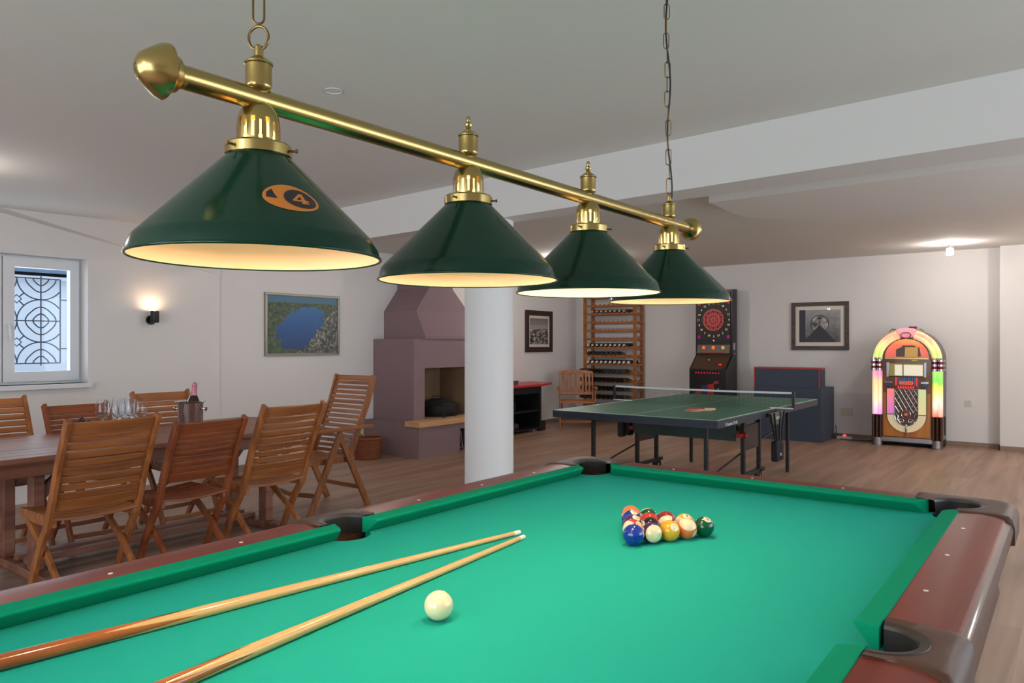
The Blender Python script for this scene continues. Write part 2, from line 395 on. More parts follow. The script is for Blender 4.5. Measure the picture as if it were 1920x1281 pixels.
# cushions: local s along rail, u outward from nose
CS = [(0, .834), (.004, .8385), (.012, .840), (.047, .8425), (.047, ZC-.002), (.034, ZC-.002), (.003, .829)]
def cushion(to_world, s0, s1, k0, k1):
    vs = []; n = len(CS)
    for s_, k in ((s0, k0), (s1, k1)):
        for u, z in CS: vs.append(to_world(s_+k*u, u)+(z,))
    fs = [tuple(range(n)), tuple(range(n, 2*n))[::-1]]+[(i, (i+1)%n, n+(i+1)%n, n+i) for i in range(n)]
    MB().add(vs, fs).build('cushion', CUSH, PT, smooth=0, bevel=.002)
left = lambda s_, u: (-u, s_); right = lambda s_, u: (W+u, s_); far = lambda s_, u: (s_, L2+u); near = lambda s_, u: (s_, -L2-u)
CO, SO = .085, .066
for tw in (left, right):
    cushion(tw, SO, L2-CO, -.35, .75); cushion(tw, -L2+CO, -SO, -.75, .35)
for tw in (far, near): cushion(tw, CO, W-CO, -.75, .75)
# wooden rails
RS = [(.047, ZR), (.10, ZR+.002), (.140, ZR), (.160, ZR-.004), (.166, ZR-.010), (.178, ZR-.016), (.184, ZR-.032), (.180, .78), (.047, .78)]
def rail(tw, s0, s1, m):
    vs = [tw(s_, u)+(z,) for s_ in (s0, s1) for u, z in RS]; n = len(RS)
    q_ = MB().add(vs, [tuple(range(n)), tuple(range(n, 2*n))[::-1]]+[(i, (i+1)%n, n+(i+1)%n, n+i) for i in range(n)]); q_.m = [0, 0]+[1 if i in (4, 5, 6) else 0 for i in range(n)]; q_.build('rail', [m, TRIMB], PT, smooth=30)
for tw in (left, right):
    rail(tw, .092, L2-.085, RAILW); rail(tw, -L2+.085, -.092, RAILW)
for tw in (far, near): rail(tw, .085, W-.085, RAILX)
# diamond sights
d = .3175
def sight(tw, s_):
    x, y = tw(s_, .082); MB().lathe([(.0052, ZR+.0005), (.0052, ZR+.0022)], 16, (x, y, 0), cap1=True).build('diamond_sight', PEARL, PT)
for tw in (left, right):
    for k in (-3, -2, -1, 1, 2, 3): sight(tw, k*d)
for tw in (far, near):
    for k in (1, 2, 3): sight(tw, k*d)
# pocket castings
def rr_exit(c, th, bx, rad):
    """distance from c along th to a rounded rectangle (x0,x1,y0,y1); only the (+,+) corner is rounded"""
    x0, x1, y0, y1 = bx; lo, hi = 0, .6
    def inside(x, y):
        if not (x0 <= x <= x1 and y0 <= y <= y1): return False
        if x > x1-rad and y > y1-rad: return (x-(x1-rad))**2+(y-(y1-rad))**2 <= rad*rad
        return True
    for _ in range(30):
        m_ = (lo+hi)/2
        if inside(c[0]+m_*math.cos(th), c[1]+m_*math.sin(th)): lo = m_
        else: hi = m_
    return lo
def casting(tw, c, bx, rad, th0, th1, Rin, two_sided=False):
    n = 48; vs = []; cup = []
    for i in range(n+1):
        th = th0+(th1-th0)*i/n; ct, st = math.cos(th), math.sin(th)
        R = rr_exit(c, th, bx, rad) if not two_sided else min(rr_exit(c, th, bx, .02), 9)
        prof = [(Rin+.020, ZR-.002), (Rin+.020, ZR+.003), (max(R*.55+.45*(Rin+.02), Rin+.021), ZR+.005), (max(R-.02, Rin+.022), ZR+.002), (max(R-.004, Rin+.023), ZR-.010), (max(R, Rin+.024), ZR-.03), (max(R, Rin+.024), .765), (max(R-.03, Rin+.02), .755)]
        for r_, z in prof:
            x, y = tw(c[0]+r_*ct, c[1]+r_*st); vs.append((x, y, z))
    k = 8; fs = [(i*k+j, i*k+j+1, (i+1)*k+j+1, (i+1)*k+j) for i in range(n) for j in range(k-1)]
    o = MB().add(vs, fs).build('pocket_casting', CASTING, PT, smooth=50)
    vs = []
    for i in range(n+1):
        th = th0+(th1-th0)*i/n; ct, st = math.cos(th), math.sin(th)
        for r_, z in [(Rin, ZC-.1), (Rin, ZR-.004), (Rin+.003, ZR+.002), (Rin+.018, ZR+.0045), (Rin+.021, ZR+.001)]:
            x, y = tw(c[0]+r_*ct, c[1]+r_*st); vs.append((x, y, z))
    k = 5; fs = [(i*k+j, i*k+j+1, (i+1)*k+j+1, (i+1)*k+j) for i in range(n) for j in range(k-1)]
    lm = MB().add(vs, fs); lm.m = [0 if q_ % 4 else 1 for q_ in range(len(fs))]; lm.build('pocket_liner', [LINER, DARKRUB], o, smooth=50)
    x, y = tw(*c)
    MB().lathe([(Rin+.004, ZC-.031), (Rin+.004, ZC-.13), (Rin-.02, ZC-.17), (.001, ZC-.172)], 32, (x, y, 0)).build('pocket_cup', DARKRUB, o)
for sx, cx in ((-1, 0), (1, W)):
    for sy in (-1, 1):
        casting(lambda a, b_, sx=sx, sy=sy, cx=cx: (cx+sx*a, sy*(L2+b_)), (e, e), (-.11, .187, -.11, .187), .07,
                -PI/2+math.radians(7), PI-math.radians(7), .062)
    casting(lambda a, b_, sx=sx, cx=cx: (cx+sx*a, b_), (.055, 0), (.03, .187, -.118, .118), .001, -math.radians(93), math.radians(93), .060, True)
# apron, cabinet and legs
b = MB()
ap = [(.176, .79), (.150, .70), (.128, .60), (.135, .555), (.10, .53), (.06, .53), (.06, .79)]
for tw, s0, s1 in ((left, -L2, L2), (right, -L2, L2), (far, 0, W), (near, 0, W)):
    vs = []
    for s_, k in ((s0, -1), (s1, 1)):
        for u, z in ap: vs.append(tw(s_+k*u, u)+(z,))
    n = len(ap); b.add(vs, [tuple(range(n)), tuple(range(n, 2*n))[::-1]]+[(i, (i+1)%n, n+(i+1)%n, n+i) for i in range(n)])
b.build('apron', TRIMB, PT, smooth=30)
for x in (.02, W-.02):
    for y in (-1.02, 1.02):
        b = MB(); b.lathe([(.075, 0), (.085, .02), (.06, .06), (.055, .12), (.085, .30), (.10, .42), (.085, .47), (.11, .52), (.11, .56)], 24, (x, y, 0), cap0=True, cap1=True); b.build('leg', TRIMB, PT)

# ------------------------------------------------------------------ balls
BR = .028575
def ball_mat(name, col, stripe, dnum, axis):
    m, n, l, b_ = nt('ball_'+name); tc = n.new('ShaderNodeTexCoord')
    nm = n.new('ShaderNodeVectorMath'); nm.operation = 'NORMALIZE'; l.new(tc.outputs['Object'], nm.inputs[0])
    ivory = srgb((242, 224, 180))
    def dot(v):
        q = n.new('ShaderNodeVectorMath'); q.operation = 'DOT_PRODUCT'; l.new(nm.outputs[0], q.inputs[0]); q.inputs[1].default_value = v; return q.outputs['Value']
    mx = n.new('ShaderNodeMix'); mx.data_type = 'RGBA'; mx.inputs[7].default_value = ivory
    g = n.new('ShaderNodeMath'); g.operation = 'GREATER_THAN'; g.inputs[1].default_value = math.cos(.40); l.new(dot(dnum), g.inputs[0]); l.new(g.outputs[0], mx.inputs[0])
    if stripe:
        ab = n.new('ShaderNodeMath'); ab.operation = 'ABSOLUTE'; l.new(dot(axis), ab.inputs[0])
        g2 = n.new('ShaderNodeMath'); g2.operation = 'GREATER_THAN'; g2.inputs[1].default_value = .56; l.new(ab.outputs[0], g2.inputs[0])
        m2 = n.new('ShaderNodeMix'); m2.data_type = 'RGBA'; m2.inputs[6].default_value = srgb(col); m2.inputs[7].default_value = ivory
        l.new(g2.outputs[0], m2.inputs[0]); l.new(m2.outputs[2], mx.inputs[6])
    else: mx.inputs[6].default_value = srgb(col)
    l.new(mx.outputs[2], b_.inputs['Base Color']); b_.inputs['Roughness'].default_value = .12; b_.inputs['Coat Weight'].default_value = .5
    return m
DIG = {'0': [[(.5,1),(.1,.7),(.1,.3),(.5,0),(.9,.3),(.9,.7),(.5,1)]], '1': [[(.3,.8),(.55,1),(.55,0)]], '2': [[(.1,.75),(.3,1),(.7,1),(.9,.75),(.8,.5),(.1,0),(.9,0)]],
       '3': [[(.1,.9),(.5,1),(.85,.8),(.5,.55),(.9,.3),(.5,0),(.1,.1)]], '4': [[(.75,0),(.75,1),(.1,.3),(.95,.3)]], '5': [[(.85,1),(.2,1),(.15,.55),(.6,.6),(.9,.3),(.6,0),(.1,.1)]],
       '6': [[(.8,.95),(.4,.9),(.12,.4),(.3,0),(.7,0),(.9,.3),(.6,.55),(.15,.4)]], '7': [[(.1,1),(.9,1),(.4,0)]], '8': [[(.5,.55),(.15,.75),(.5,1),(.85,.75),(.5,.55),(.1,.25),(.5,0),(.9,.25),(.5,.55)]],
       '9': [[(.85,.6),(.4,.45),(.1,.7),(.4,1),(.8,.95),(.88,.6),(.6,.05),(.2,.05)]]}
INK = mat('number_ink', (20, 18, 20), .4)
def ball_number(parent, txt, dnum, upv):
    dn = Vector(dnum).normalized(); up = Vector(upv); up = (up-dn*up.dot(dn)).normalized(); rt = up.cross(dn)*1.0
    b = MB(); R = BR*1.004; h = .0105; wd = .0062; tot = len(txt)*wd+(len(txt)-1)*.0015
    for i, ch in enumerate(txt):
        ox = -tot/2+i*(wd+.0015)
        for st in DIG[ch]:
            for (a, c) in zip(st, st[1:]):
                p, q = Vector((ox+a[0]*wd, (a[1]-.5)*h)), Vector((ox+c[0]*wd, (c[1]-.5)*h)); t = q-p; L_ = t.length; t.normalize(); nn = Vector((-t.y, t.x))*.0008; p -= t*.0004; q += t*.0004
                vs = []
                for s_ in (p-nn, p+nn, q+nn, q-nn):
                    v = (dn*BR+rt*s_.x+up*s_.y).normalized()*R; vs.append(tuple(v))
                b.add(vs, [(0, 1, 2, 3)])
    return b.build('number', INK, parent, smooth=0)
camv = Vector((.58, -.70, .42))
right_v = Vector((.795, .6065, 0)); 
YEL, BLU, RED, PUR, ORG, GRN, MAR, BLK = (238, 176, 40), (18, 50, 150), (206, 56, 44), (78, 36, 92), (238, 120, 66), (0, 82, 48), (140, 34, 32), (24, 20, 24)
# (number, colour, stripe, offset of number dir (right, up) as seen from camera, stripe axis offset)
rows = [[('2', BLU, 0, (.97, .15), None)],
        [('11', RED, 1, (.55, .35), (-.75, -.1)), ('12', PUR, 1, (-.97, .1), (.0, -.32))],
        [('4', PUR, 0, (.35, .55), None), ('8', BLK, 0, (-.9, .2), None), ('1', YEL, 0, (.28, .15), None)],
        [('10', BLU, 1, (.2, .68), (-.1, .98)), ('3', RED, 0, (-.9, -.2), None), ('15', MAR, 1, (.66, -.05), (-.45, .62)), ('13', ORG, 1, (.72, -.6), (.05, .55))],
        [('5', ORG, 0, (-.8, -.3), None), ('14', GRN, 1, (-.9, 0), (.1, -.9)), ('7', MAR, 0, (.9, -.3), None), ('9', YEL, 1, (.1, .62), (-.7, .1)), ('6', GRN, 0, (.22, .60), None)]]
names = {'2': ('solid blue pool ball at the near tip of the rack'), '11': 'red striped cream pool ball just behind the blue tip ball', '12': 'purple striped pool ball showing a cream face beside the blue tip ball',
 '4': 'solid purple number 4 pool ball on the left edge of the rack', '8': 'solid black pool ball in the middle of the rack', '1': 'solid yellow number 1 pool ball at the front right edge',
 '10': 'blue striped number 10 pool ball on the left edge of the rack', '3': 'solid red pool ball inside the rack, behind the black ball', '15': 'maroon pool ball with a cream crescent behind the yellow number 1 ball',
 '13': 'orange striped pool ball with cream top between yellow 1 and green 6', '5': 'solid orange pool ball at the far left corner of the rack', '14': 'green pool ball in the back row beside the orange corner ball',
 '7': 'solid maroon pool ball in the middle of the back row', '9': 'yellow pool ball with number on top in the back row', '6': 'solid green number 6 pool ball at the right corner of the rack'}
ax0, ay0 = .648, .394
def dirv(o_):
    rx, uy = o_; k = max(0, 1-rx*rx-uy*uy)**.5; upc = right_v.cross(camv.normalized())*1.0
    cn = camv.normalized(); upc = cn.cross(right_v); 
    if upc.z < 0: upc = -upc
    return (cn*k+right_v*rx+upc*uy).normalized()
for r_, row in enumerate(rows):
    for c_, (num, col, st, nd, sa) in enumerate(row):
        x = ax0+(c_-r_/2)*2*BR*1.005; y = ay0+r_*BR*2*.866*1.005
        dn = dirv(nd); ax = dirv(sa) if sa else Vector((0, 0, 1))
        if st:
            ax = (ax-dn*ax.dot(dn)).normalized()
        o = MB().sphere((0, 0, 0), BR, 32, 20).build('pool_ball', ball_mat(num, col, st, dn, ax), None, smooth=180)
        o.location = (x, y, ZC+BR); tag(o, names[num], 'pool ball', 'racked pool balls')
        ball_number(o, num, dn, (0, 0, 1) if abs(dn.z) < .95 else (0, 1, 0))
o = MB().sphere((0, 0, 0), BR, 48, 28).build('cue_ball', mat('ivory_resin', (246, 226, 184), .14, coat=.5), None, smooth=180)
o.location = (.598, -.318, ZC+BR); tag(o, 'plain ivory cue ball alone on the cloth in front of the cues', 'cue ball')

# ------------------------------------------------------------------ cues
SHAFT = wood('cue_maple', (216, 168, 104), (234, 192, 130), 'x', 30, .2, .4, .03)
BUTT = wood('cue_butt_rosewood', (128, 58, 20), (196, 112, 52), 'x', 26, .15, .6, .12)
def cue(name, tip, thru, label):
    tip = Vector((*tip, 0)); d_ = (Vector((*thru, 0))-tip); d_.z = 0; d_.normalize()
    root = thing(name, label, 'cue', (tip.x, tip.y, ZC), math.atan2(d_.y, d_.x), 'cues lying on the pool table')
    rad = lambda s_: .0062+(.0148-.0062)*s_/1.45
    zc = lambda s_: rad(s_)+.0004
    MB().tube([(s_, 0, zc(s_)) for s_ in (.028, .2, .4, .6, .82)], [rad(s_) for s_ in (.028, .2, .4, .6, .82)], 20).build('shaft', SHAFT, root)
    b = MB(); n = 24; sl = []
    for s_ in (.815, .90, .98, 1.05, 1.3, 1.45):
        sl.append(s_)
    b.tube([(s_, 0, zc(s_)) for s_ in sl], [rad(s_)+(.00012 if s_ > .99 else -.0006) for s_ in sl], n); b.build('butt', BUTT, root)
    # maple points that interlock with the rosewood butt
    vs = []; fs = []; N = 96; base = .815
    for k in range(N+1):
        th = 2*PI*k/N; ph = (k*4/N) % 1; ln = .10+.17*(1-abs(ph-.5)*2)
        for s_ in (base-.002, base+ln*.5, base+ln):
            q = rad(s_)+.0002; vs.append((s_, q*math.cos(th), zc(s_)+q*math.sin(th)))
    for k in range(N):
        for j in (0, 1): fs.append((3*k+j, 3*k+j+1, 3*k+4+j, 3*k+3+j))
    MB().add(vs, fs).build('points', SHAFT, root)
    MB().tube([(.004, 0, zc(0)), (.028, 0, zc(0))], .0064, 16).build('ferrule', mat('ferrule_white', (244, 238, 228), .3), root)
    MB().tube([(0, 0, zc(0)), (.001, 0, zc(0)), (.004, 0, zc(0))], [.004, .0058, .0062], 16).build('tip', mat('cue_leather', (226, 208, 196), .8), root)
cue('pool_cue', (.336, .301), (.17, -.95), 'pool cue with rosewood butt lying farther left, nearer the left rail')
cue('pool_cue.001', (.374, .269), (.473, -.784), 'pool cue with rosewood butt lying nearer the cue ball')

# ------------------------------------------------------------------ billiard lamp
LX = .635
BL = thing('billiard_lamp', 'brass bar lamp with four green conical shades hanging above the pool table', 'lamp', (LX, 0, 0))
LY = [-.745, -.272, .182, .640]
ZB = 1.703; RB = .0162
MB().tube([(0, -.875, ZB), (0, .785, ZB)], RB, 32).build('bar', BRASS, BL)
MB().lathe([(.001, -.924), (.009, -.923), (.017, -.919), (.025, -.909), (.034, -.896), (.036, -.891), (.037, -.887), (.033, -.884), (.027, -.880), (.024, -.872), (.018, -.868), (.016, -.860)], 40, (0, 0, ZB), 'y').build('end_cap', BRASS, BL)
MB().lathe([(.001, .835), (.02, .830), (.030, .812), (.034, .802), (.035, .796), (.034, .790), (.028, .788), (.024, .782), (.017, .776), (.016, .770)], 40, (0, 0, ZB), 'y').build('end_cap', BRASS, BL)
BULB_W = glow('bulb_warm', (255, 230, 192), 860); BULB_C = glow('bulb_cool', (255, 240, 218), 900); NECK = glow('bulb_neck_glow', (255, 196, 104), 4.5)
def slot_dome(y):
    """perforated gallery: a domed wall whose keyhole slots alternate up and down"""
    b = MB(); R = .0310; z0 = 1.632; NT = 192; n = 18
    zs = [z0, z0+.005, z0+.0075, z0+.010, z0+.0125, z0+.018, z0+.026, z0+.032, z0+.0345, z0+.037, z0+.0395, z0+.043, z0+.052, z0+.060, z0+.066, z0+.069]
    rs = [R, R, R, R, R, R, R*.995, R*.985, R*.98, R*.97, R*.96, R*.94, R*.84, R*.66, R*.40, .006]
    def opened(i, j):
        zc1 = (zs[j]+zs[j+1])/2-z0; ph = (i/NT*n) % 1; k = int(i/NT*n); off = abs(ph-.5)/n*2*PI*R
        if not (.005 < zc1 < .0395): return False
        wd_ = .0019
        if k % 2 == 0 and zc1 < .0125: wd_ = .0030 if zc1 > .0075 or zc1 > .005 else .002
        if k % 2 == 1 and zc1 > .032: wd_ = .0030
        if k % 2 == 0 and zc1 > .0345: return False
        if k % 2 == 1 and zc1 < .010: return False
        return off < wd_
    vs = [(r_*math.cos(2*PI*i/NT), y+r_*math.sin(2*PI*i/NT), z) for r_, z in zip(rs, zs) for i in range(NT)]
    fs = [(j*NT+i, j*NT+(i+1) % NT, (j+1)*NT+(i+1) % NT, (j+1)*NT+i) for j in range(len(zs)-1) for i in range(NT) if not opened(i, j)]
    return b.add(vs, fs)
SHP = [(.0435, 1.620), (.075, 1.5885), (.165, 1.498), (.171, 1.491), (.1745, 1.480), (.1765, 1.4705)]
for i, y in enumerate(LY):
    b = MB(); b.lathe(SHP, 72, (0, y, 0)); b.mi = 1
    b.lathe([(r_-.002, z-.0012) for r_, z in SHP], 72, (0, y, 0))
    b.mi = 0; b.tube([(.177*math.cos(2*PI*k/72), y+.177*math.sin(2*PI*k/72), 1.4695) for k in range(72)], .0022, 8, closed=True)
    sh = b.build('lamp_shade', [SHADE_G, SHADE_W], BL, smooth=60)
    # recalculated normals are fine for both skins
    b = MB(); b.lathe([(.0445, 1.617), (.0475, 1.619), (.0475, 1.633), (.045, 1.636), (.034, 1.637), (.031, 1.637)], 48, (0, y, 0))
    b.mi = 1
    for k in range(3):
        th = .654+k*2*PI/3; b.cyl((.046*math.cos(th), y+.046*math.sin(th), 1.627), (.056*math.cos(th), y+.056*math.sin(th), 1.627), .0018, 8)
        b.cyl((.055*math.cos(th), y+.055*math.sin(th), 1.627), (.0575*math.cos(th), y+.0575*math.sin(th), 1.627), .0032, 8)
    b.build('shade_fitter', [BRASS, BRASS_D], BL)
    slot_dome(y).build('gallery', BRASS, BL, smooth=60)
    if i == 2:
        MB().lathe([(.012, 1.640), (.014, 1.62), (.013, 1.60), (.001, 1.60)], 24, (0, y, 0)).build('bulb_socket', mat('socket_porcelain', (220, 210, 190), .4), BL)
        MB().sphere((0, y, 1.560), .028, 24, 14).build('light_bulb', glow('globe_bulb_cool', (255, 240, 218), 105), BL)
    else:
        MB().lathe([(.012, 1.632), (.020, 1.618), (.029, 1.598), (.031, 1.585), (.031, 1.566), (.0295, 1.566), (.0295, 1.584), (.018, 1.592), (.011, 1.632)], 32, (0, y, 0)).build('bulb_reflector', glow('warm_reflector_leak', (255, 180, 96), 9), BL)
        MB().lathe([(.001, 1.582), (.012, 1.583), (.018, 1.587), (.001, 1.588)], 24, (0, y, 0)).build('light_bulb', BULB_C if i == 2 else BULB_W, BL)
    MB().lathe([(.016, 1.630), (.022, 1.640), (.023, 1.655), (.017, 1.668), (.001, 1.676)], 24, (0, y, 0), cap0=True).build('bulb_neck', NECK, BL)
    # cup on top of the bar
    b = MB(); b.lathe([(.012, ZB+.010), (.0185, ZB+.016), (.0195, ZB+.020), (.0188, ZB+.023), (.0188, ZB+.050), (.0205, ZB+.0515), (.0205, ZB+.054), (.0185, ZB+.056), (.010, ZB+.062), (.0066, ZB+.064)], 40, (0, y, 0))
    if i in (1, 2): b.lathe([(.0066, ZB+.064), (.004, ZB+.068), (.0075, ZB+.073), (.0075, ZB+.076), (.0035, ZB+.081), (.0045, ZB+.087), (.003, ZB+.091), (.0005, ZB+.092)], 24, (0, y, 0))
    else: b.lathe([(.0066, ZB+.064), (.0066, ZB+.078), (.005, ZB+.080), (.0005, ZB+.0805)], 24, (0, y, 0))
    b.build('finial', BRASS, BL)
    if i == 0:
        # emblem of a 4 ball laid on the cone; (a: arc length, s: slant) -> cone surface
        TH0 = math.radians(-14)
        r0, z0_ = SHP[1]; r1, z1_ = SHP[2]; sl = math.hypot(r1-r0, z1_-z0_)
        def cone(a, s_, lift):
            t = s_/sl; R = r0+(r1-r0)*t; z = z0_+(z1_-z0_)*t; th = TH0+a/.118
            return ((R+lift*.7)*math.cos(th), y+(R+lift*.7)*math.sin(th), z+lift*.7)
        SE = .071
        ell = lambda ca, cs, ra, rs, n=36: [(ca+ra*math.cos(2*PI*k/n), cs+rs*math.sin(2*PI*k/n)) for k in range(n)]
        def patch(poly, lift, m, nm, c=None):
            c = c or (sum(p[0] for p in poly)/len(poly), sum(p[1] for p in poly)/len(poly)); K = 6; vs = [cone(c[0], c[1], lift)]; n = len(poly)
            for k in range(1, K+1):
                for p in poly: vs.append(cone(c[0]+(p[0]-c[0])*k/K, c[1]+(p[1]-c[1])*k/K, lift))
            fs = [(0, 1+i_, 1+(i_+1) % n) for i_ in range(n)]
            for k in range(K-1):
                for i_ in range(n): fs.append((1+k*n+i_, 1+k*n+(i_+1) % n, 1+(k+1)*n+(i_+1) % n, 1+(k+1)*n+i_))
            return MB().add(vs, fs)
        ORM = mat('emblem_orange', (206, 122, 40), .4); NVY = mat('emblem_navy', (34, 24, 40), .4)
        em = patch(ell(0, SE-.001, .0365, .0290), .0006, ORM, 'e').build('emblem', ORM, sh, smooth=60)
        patch(ell(.011, SE, .0212, .0205), .0010, NVY, 'e').build('emblem_disc', NVY, em, smooth=60)
        patch([(a_, b_-.036+SE) for a_, b_ in ((-.031, .027), (-.024, .019), (-.0215, .030), (-.0185, .0395), (-.027, .039), (-.032, .038))], .0010, NVY, 'e').build('emblem_stripe', NVY, em, smooth=60)
        b = MB()
        def q(p0, p1, p2, p3):
            vs = []; K = 4
            for a_ in range(K+1):
                for c_ in range(K+1):
                    u, v = a_/K, c_/K
                    x_ = (1-u)*(1-v)*p0[0]+u*(1-v)*p1[0]+u*v*p2[0]+(1-u)*v*p3[0]; y_ = (1-u)*(1-v)*p0[1]+u*(1-v)*p1[1]+u*v*p2[1]+(1-u)*v*p3[1]
                    vs.append(cone(x_+.011, y_+SE, .0014))
            b.add(vs, [(i_*(K+1)+j_, i_*(K+1)+j_+1, (i_+1)*(K+1)+j_+1, (i_+1)*(K+1)+j_) for i_ in range(K) for j_ in range(K)])
        q((.001, -.011), (.006, -.011), (.006, .011), (.001, .011))
        q((-.011, .003), (.010, .003), (.010, .0068), (-.011, .0068))
        q((.001, -.011), (.0035, -.008), (-.007, .004), (-.011, .004))
        q((-.001, .0085), (.009, .0085), (.009, .0115), (-.001, .0115))
        b.build('emblem_number', ORM, em, smooth=60)
def link_pts(c, L_, wd, horiz, tilt=0):
    pts = []; hr = wd/2; n = 8
    for i_ in range(n+1): th = PI*i_/n; pts.append((hr*math.cos(th), L_/2-hr+hr*math.sin(th)))
    for i_ in range(n+1): th = PI+PI*i_/n; pts.append((hr*math.cos(th), -L_/2+hr+hr*math.sin(th)))
    ca, sa = math.cos(horiz), math.sin(horiz)
    return [(c[0]+p*ca, c[1]+p*sa, c[2]+q_) for p, q_ in pts]
for i, y in ((0, LY[0]), (3, LY[3])):
    zt = cz(y)
    b = MB()
    if i == 0:
        b.tube([(.0155*math.cos(2*PI*k/24)*.85+.0, y+.0155*math.cos(2*PI*k/24)*.5, 1.794+.0175*math.sin(2*PI*k/24)) for k in range(24)], .0021, 8, closed=True)
        z = 1.827; L_, wd, rr = .042, .0165, .00165
    else:
        z = 1.800; L_, wd, rr = .047, .0155, .0015
    k = 0
    while z < zt-.045:
        sw = 0 if i == 0 else -.0105*(z-1.8)/.65+.0015*math.sin(k*1.7)
        b.tube(link_pts((sw*.795, y+sw*.6065, z+L_/2-.012), L_, wd, math.radians(37 if k % 2 == 0 else 37+78)), rr, 6, closed=True); z += L_-2*rr-.0008; k += 1
    sw = 0 if i == 0 else -.0105
    b.tube([(sw*.795, y+sw*.6065, z-.02), (sw*.795, y+sw*.6065, zt-.02)], .0016, 6)
    b.build('chain', BRASS_D, BL)
    MB().lathe([(.045, zt+.004), (.045, zt-.006), (.03, zt-.018), (.008, zt-.024), (.001, zt-.024)], 32, (sw*.795, y+sw*.6065, 0)).build('ceiling_rose', BRASS, BL)
pts = []
for k in range(60):
    t = k/59; z = 1.775+t*(cz(LY[3])-1.785); sw = -.0105*t+.0055*math.sin(t*13+1)+.001
    pts.append((sw*.795+.003, LY[3]+sw*.6065, z))
MB().tube(pts, .0026, 8).build('power_cord', BLACK, BL)

# ------------------------------------------------------------------ dining table
TX0, TX1, TY0, TY1 = -3.86, -2.80, -.45, 2.20
DT = thing('dining_table', 'long reddish teak dining table with trestle legs by the left window', 'table', (-3.33, .9, 0))
def loc(o): return o
b = MB(); b.M = Matrix.Translation((3.33, -.9, 0))
n = 9; g = .004; wS = (TX1-TX0-g*(n-1))/n
for k in range(n):
    x0 = TX0+k*(wS+g); x1 = x0+wS
    def endy(x): u = abs(x-(TX0+TX1)/2)/((TX1-TX0)/2); return TY1-.10*max(0, u-.45)/.55*1.9*max(0, u-.45)-.0
    b.prism([(x0, -.45), (x1, -.45), (x1, endy(x1)), (x0, endy(x0))], .712, .742)
b.box(TX0+.03, TX1-.03, -.42, 2.02, .700, .714)
b.build('tabletop', TABLEW, DT, smooth=0, bevel=.004)
b = MB(); b.M = Matrix.Translation((3.33, -.9, 0))
for x in (TX0+.12, TX1-.12): b.box(x-.015, x+.015, -.38, 1.95, .62, .70)
for y in (-.38, .4, 1.2, 1.93): b.box(TX0+.12, TX1-.12, y, y+.03, .62, .70)
b.build('apron', TABLEW, DT, bevel=.003)
for y in (.32, 1.83):
    b = MB(); b.M = Matrix.Translation((3.33, -.9, 0))
    b.box(-3.77, -2.92, y-.04, y+.04, 0, .05); b.build('foot', TABLEW, DT, bevel=.004)
    for x in (-3.58, -3.14):
        b = MB(); b.M = Matrix.Translation((3.33, -.9, 0)); b.box(x-.045, x+.045, y-.03, y+.03, .05, .66); b.build('leg', TABLEW, DT, bevel=.004)
        b = MB(); b.M = Matrix.Translation((3.33, -.9, 0))
        b.strip([(x, y+.03, .48), (x, y+.06, .52), (x, y+.12, .58), (x, y+.17, .66)], .04, .05); b.build('bracket', TABLEW, DT, bevel=.003)
for x in (-3.44, -3.30):
    b = MB(); b.M = Matrix.Translation((3.33, -.9, 0)); b.box(x-.03, x+.03, .32, 1.83, .05, .085); b.build('stretcher', TABLEW, DT, bevel=.003)

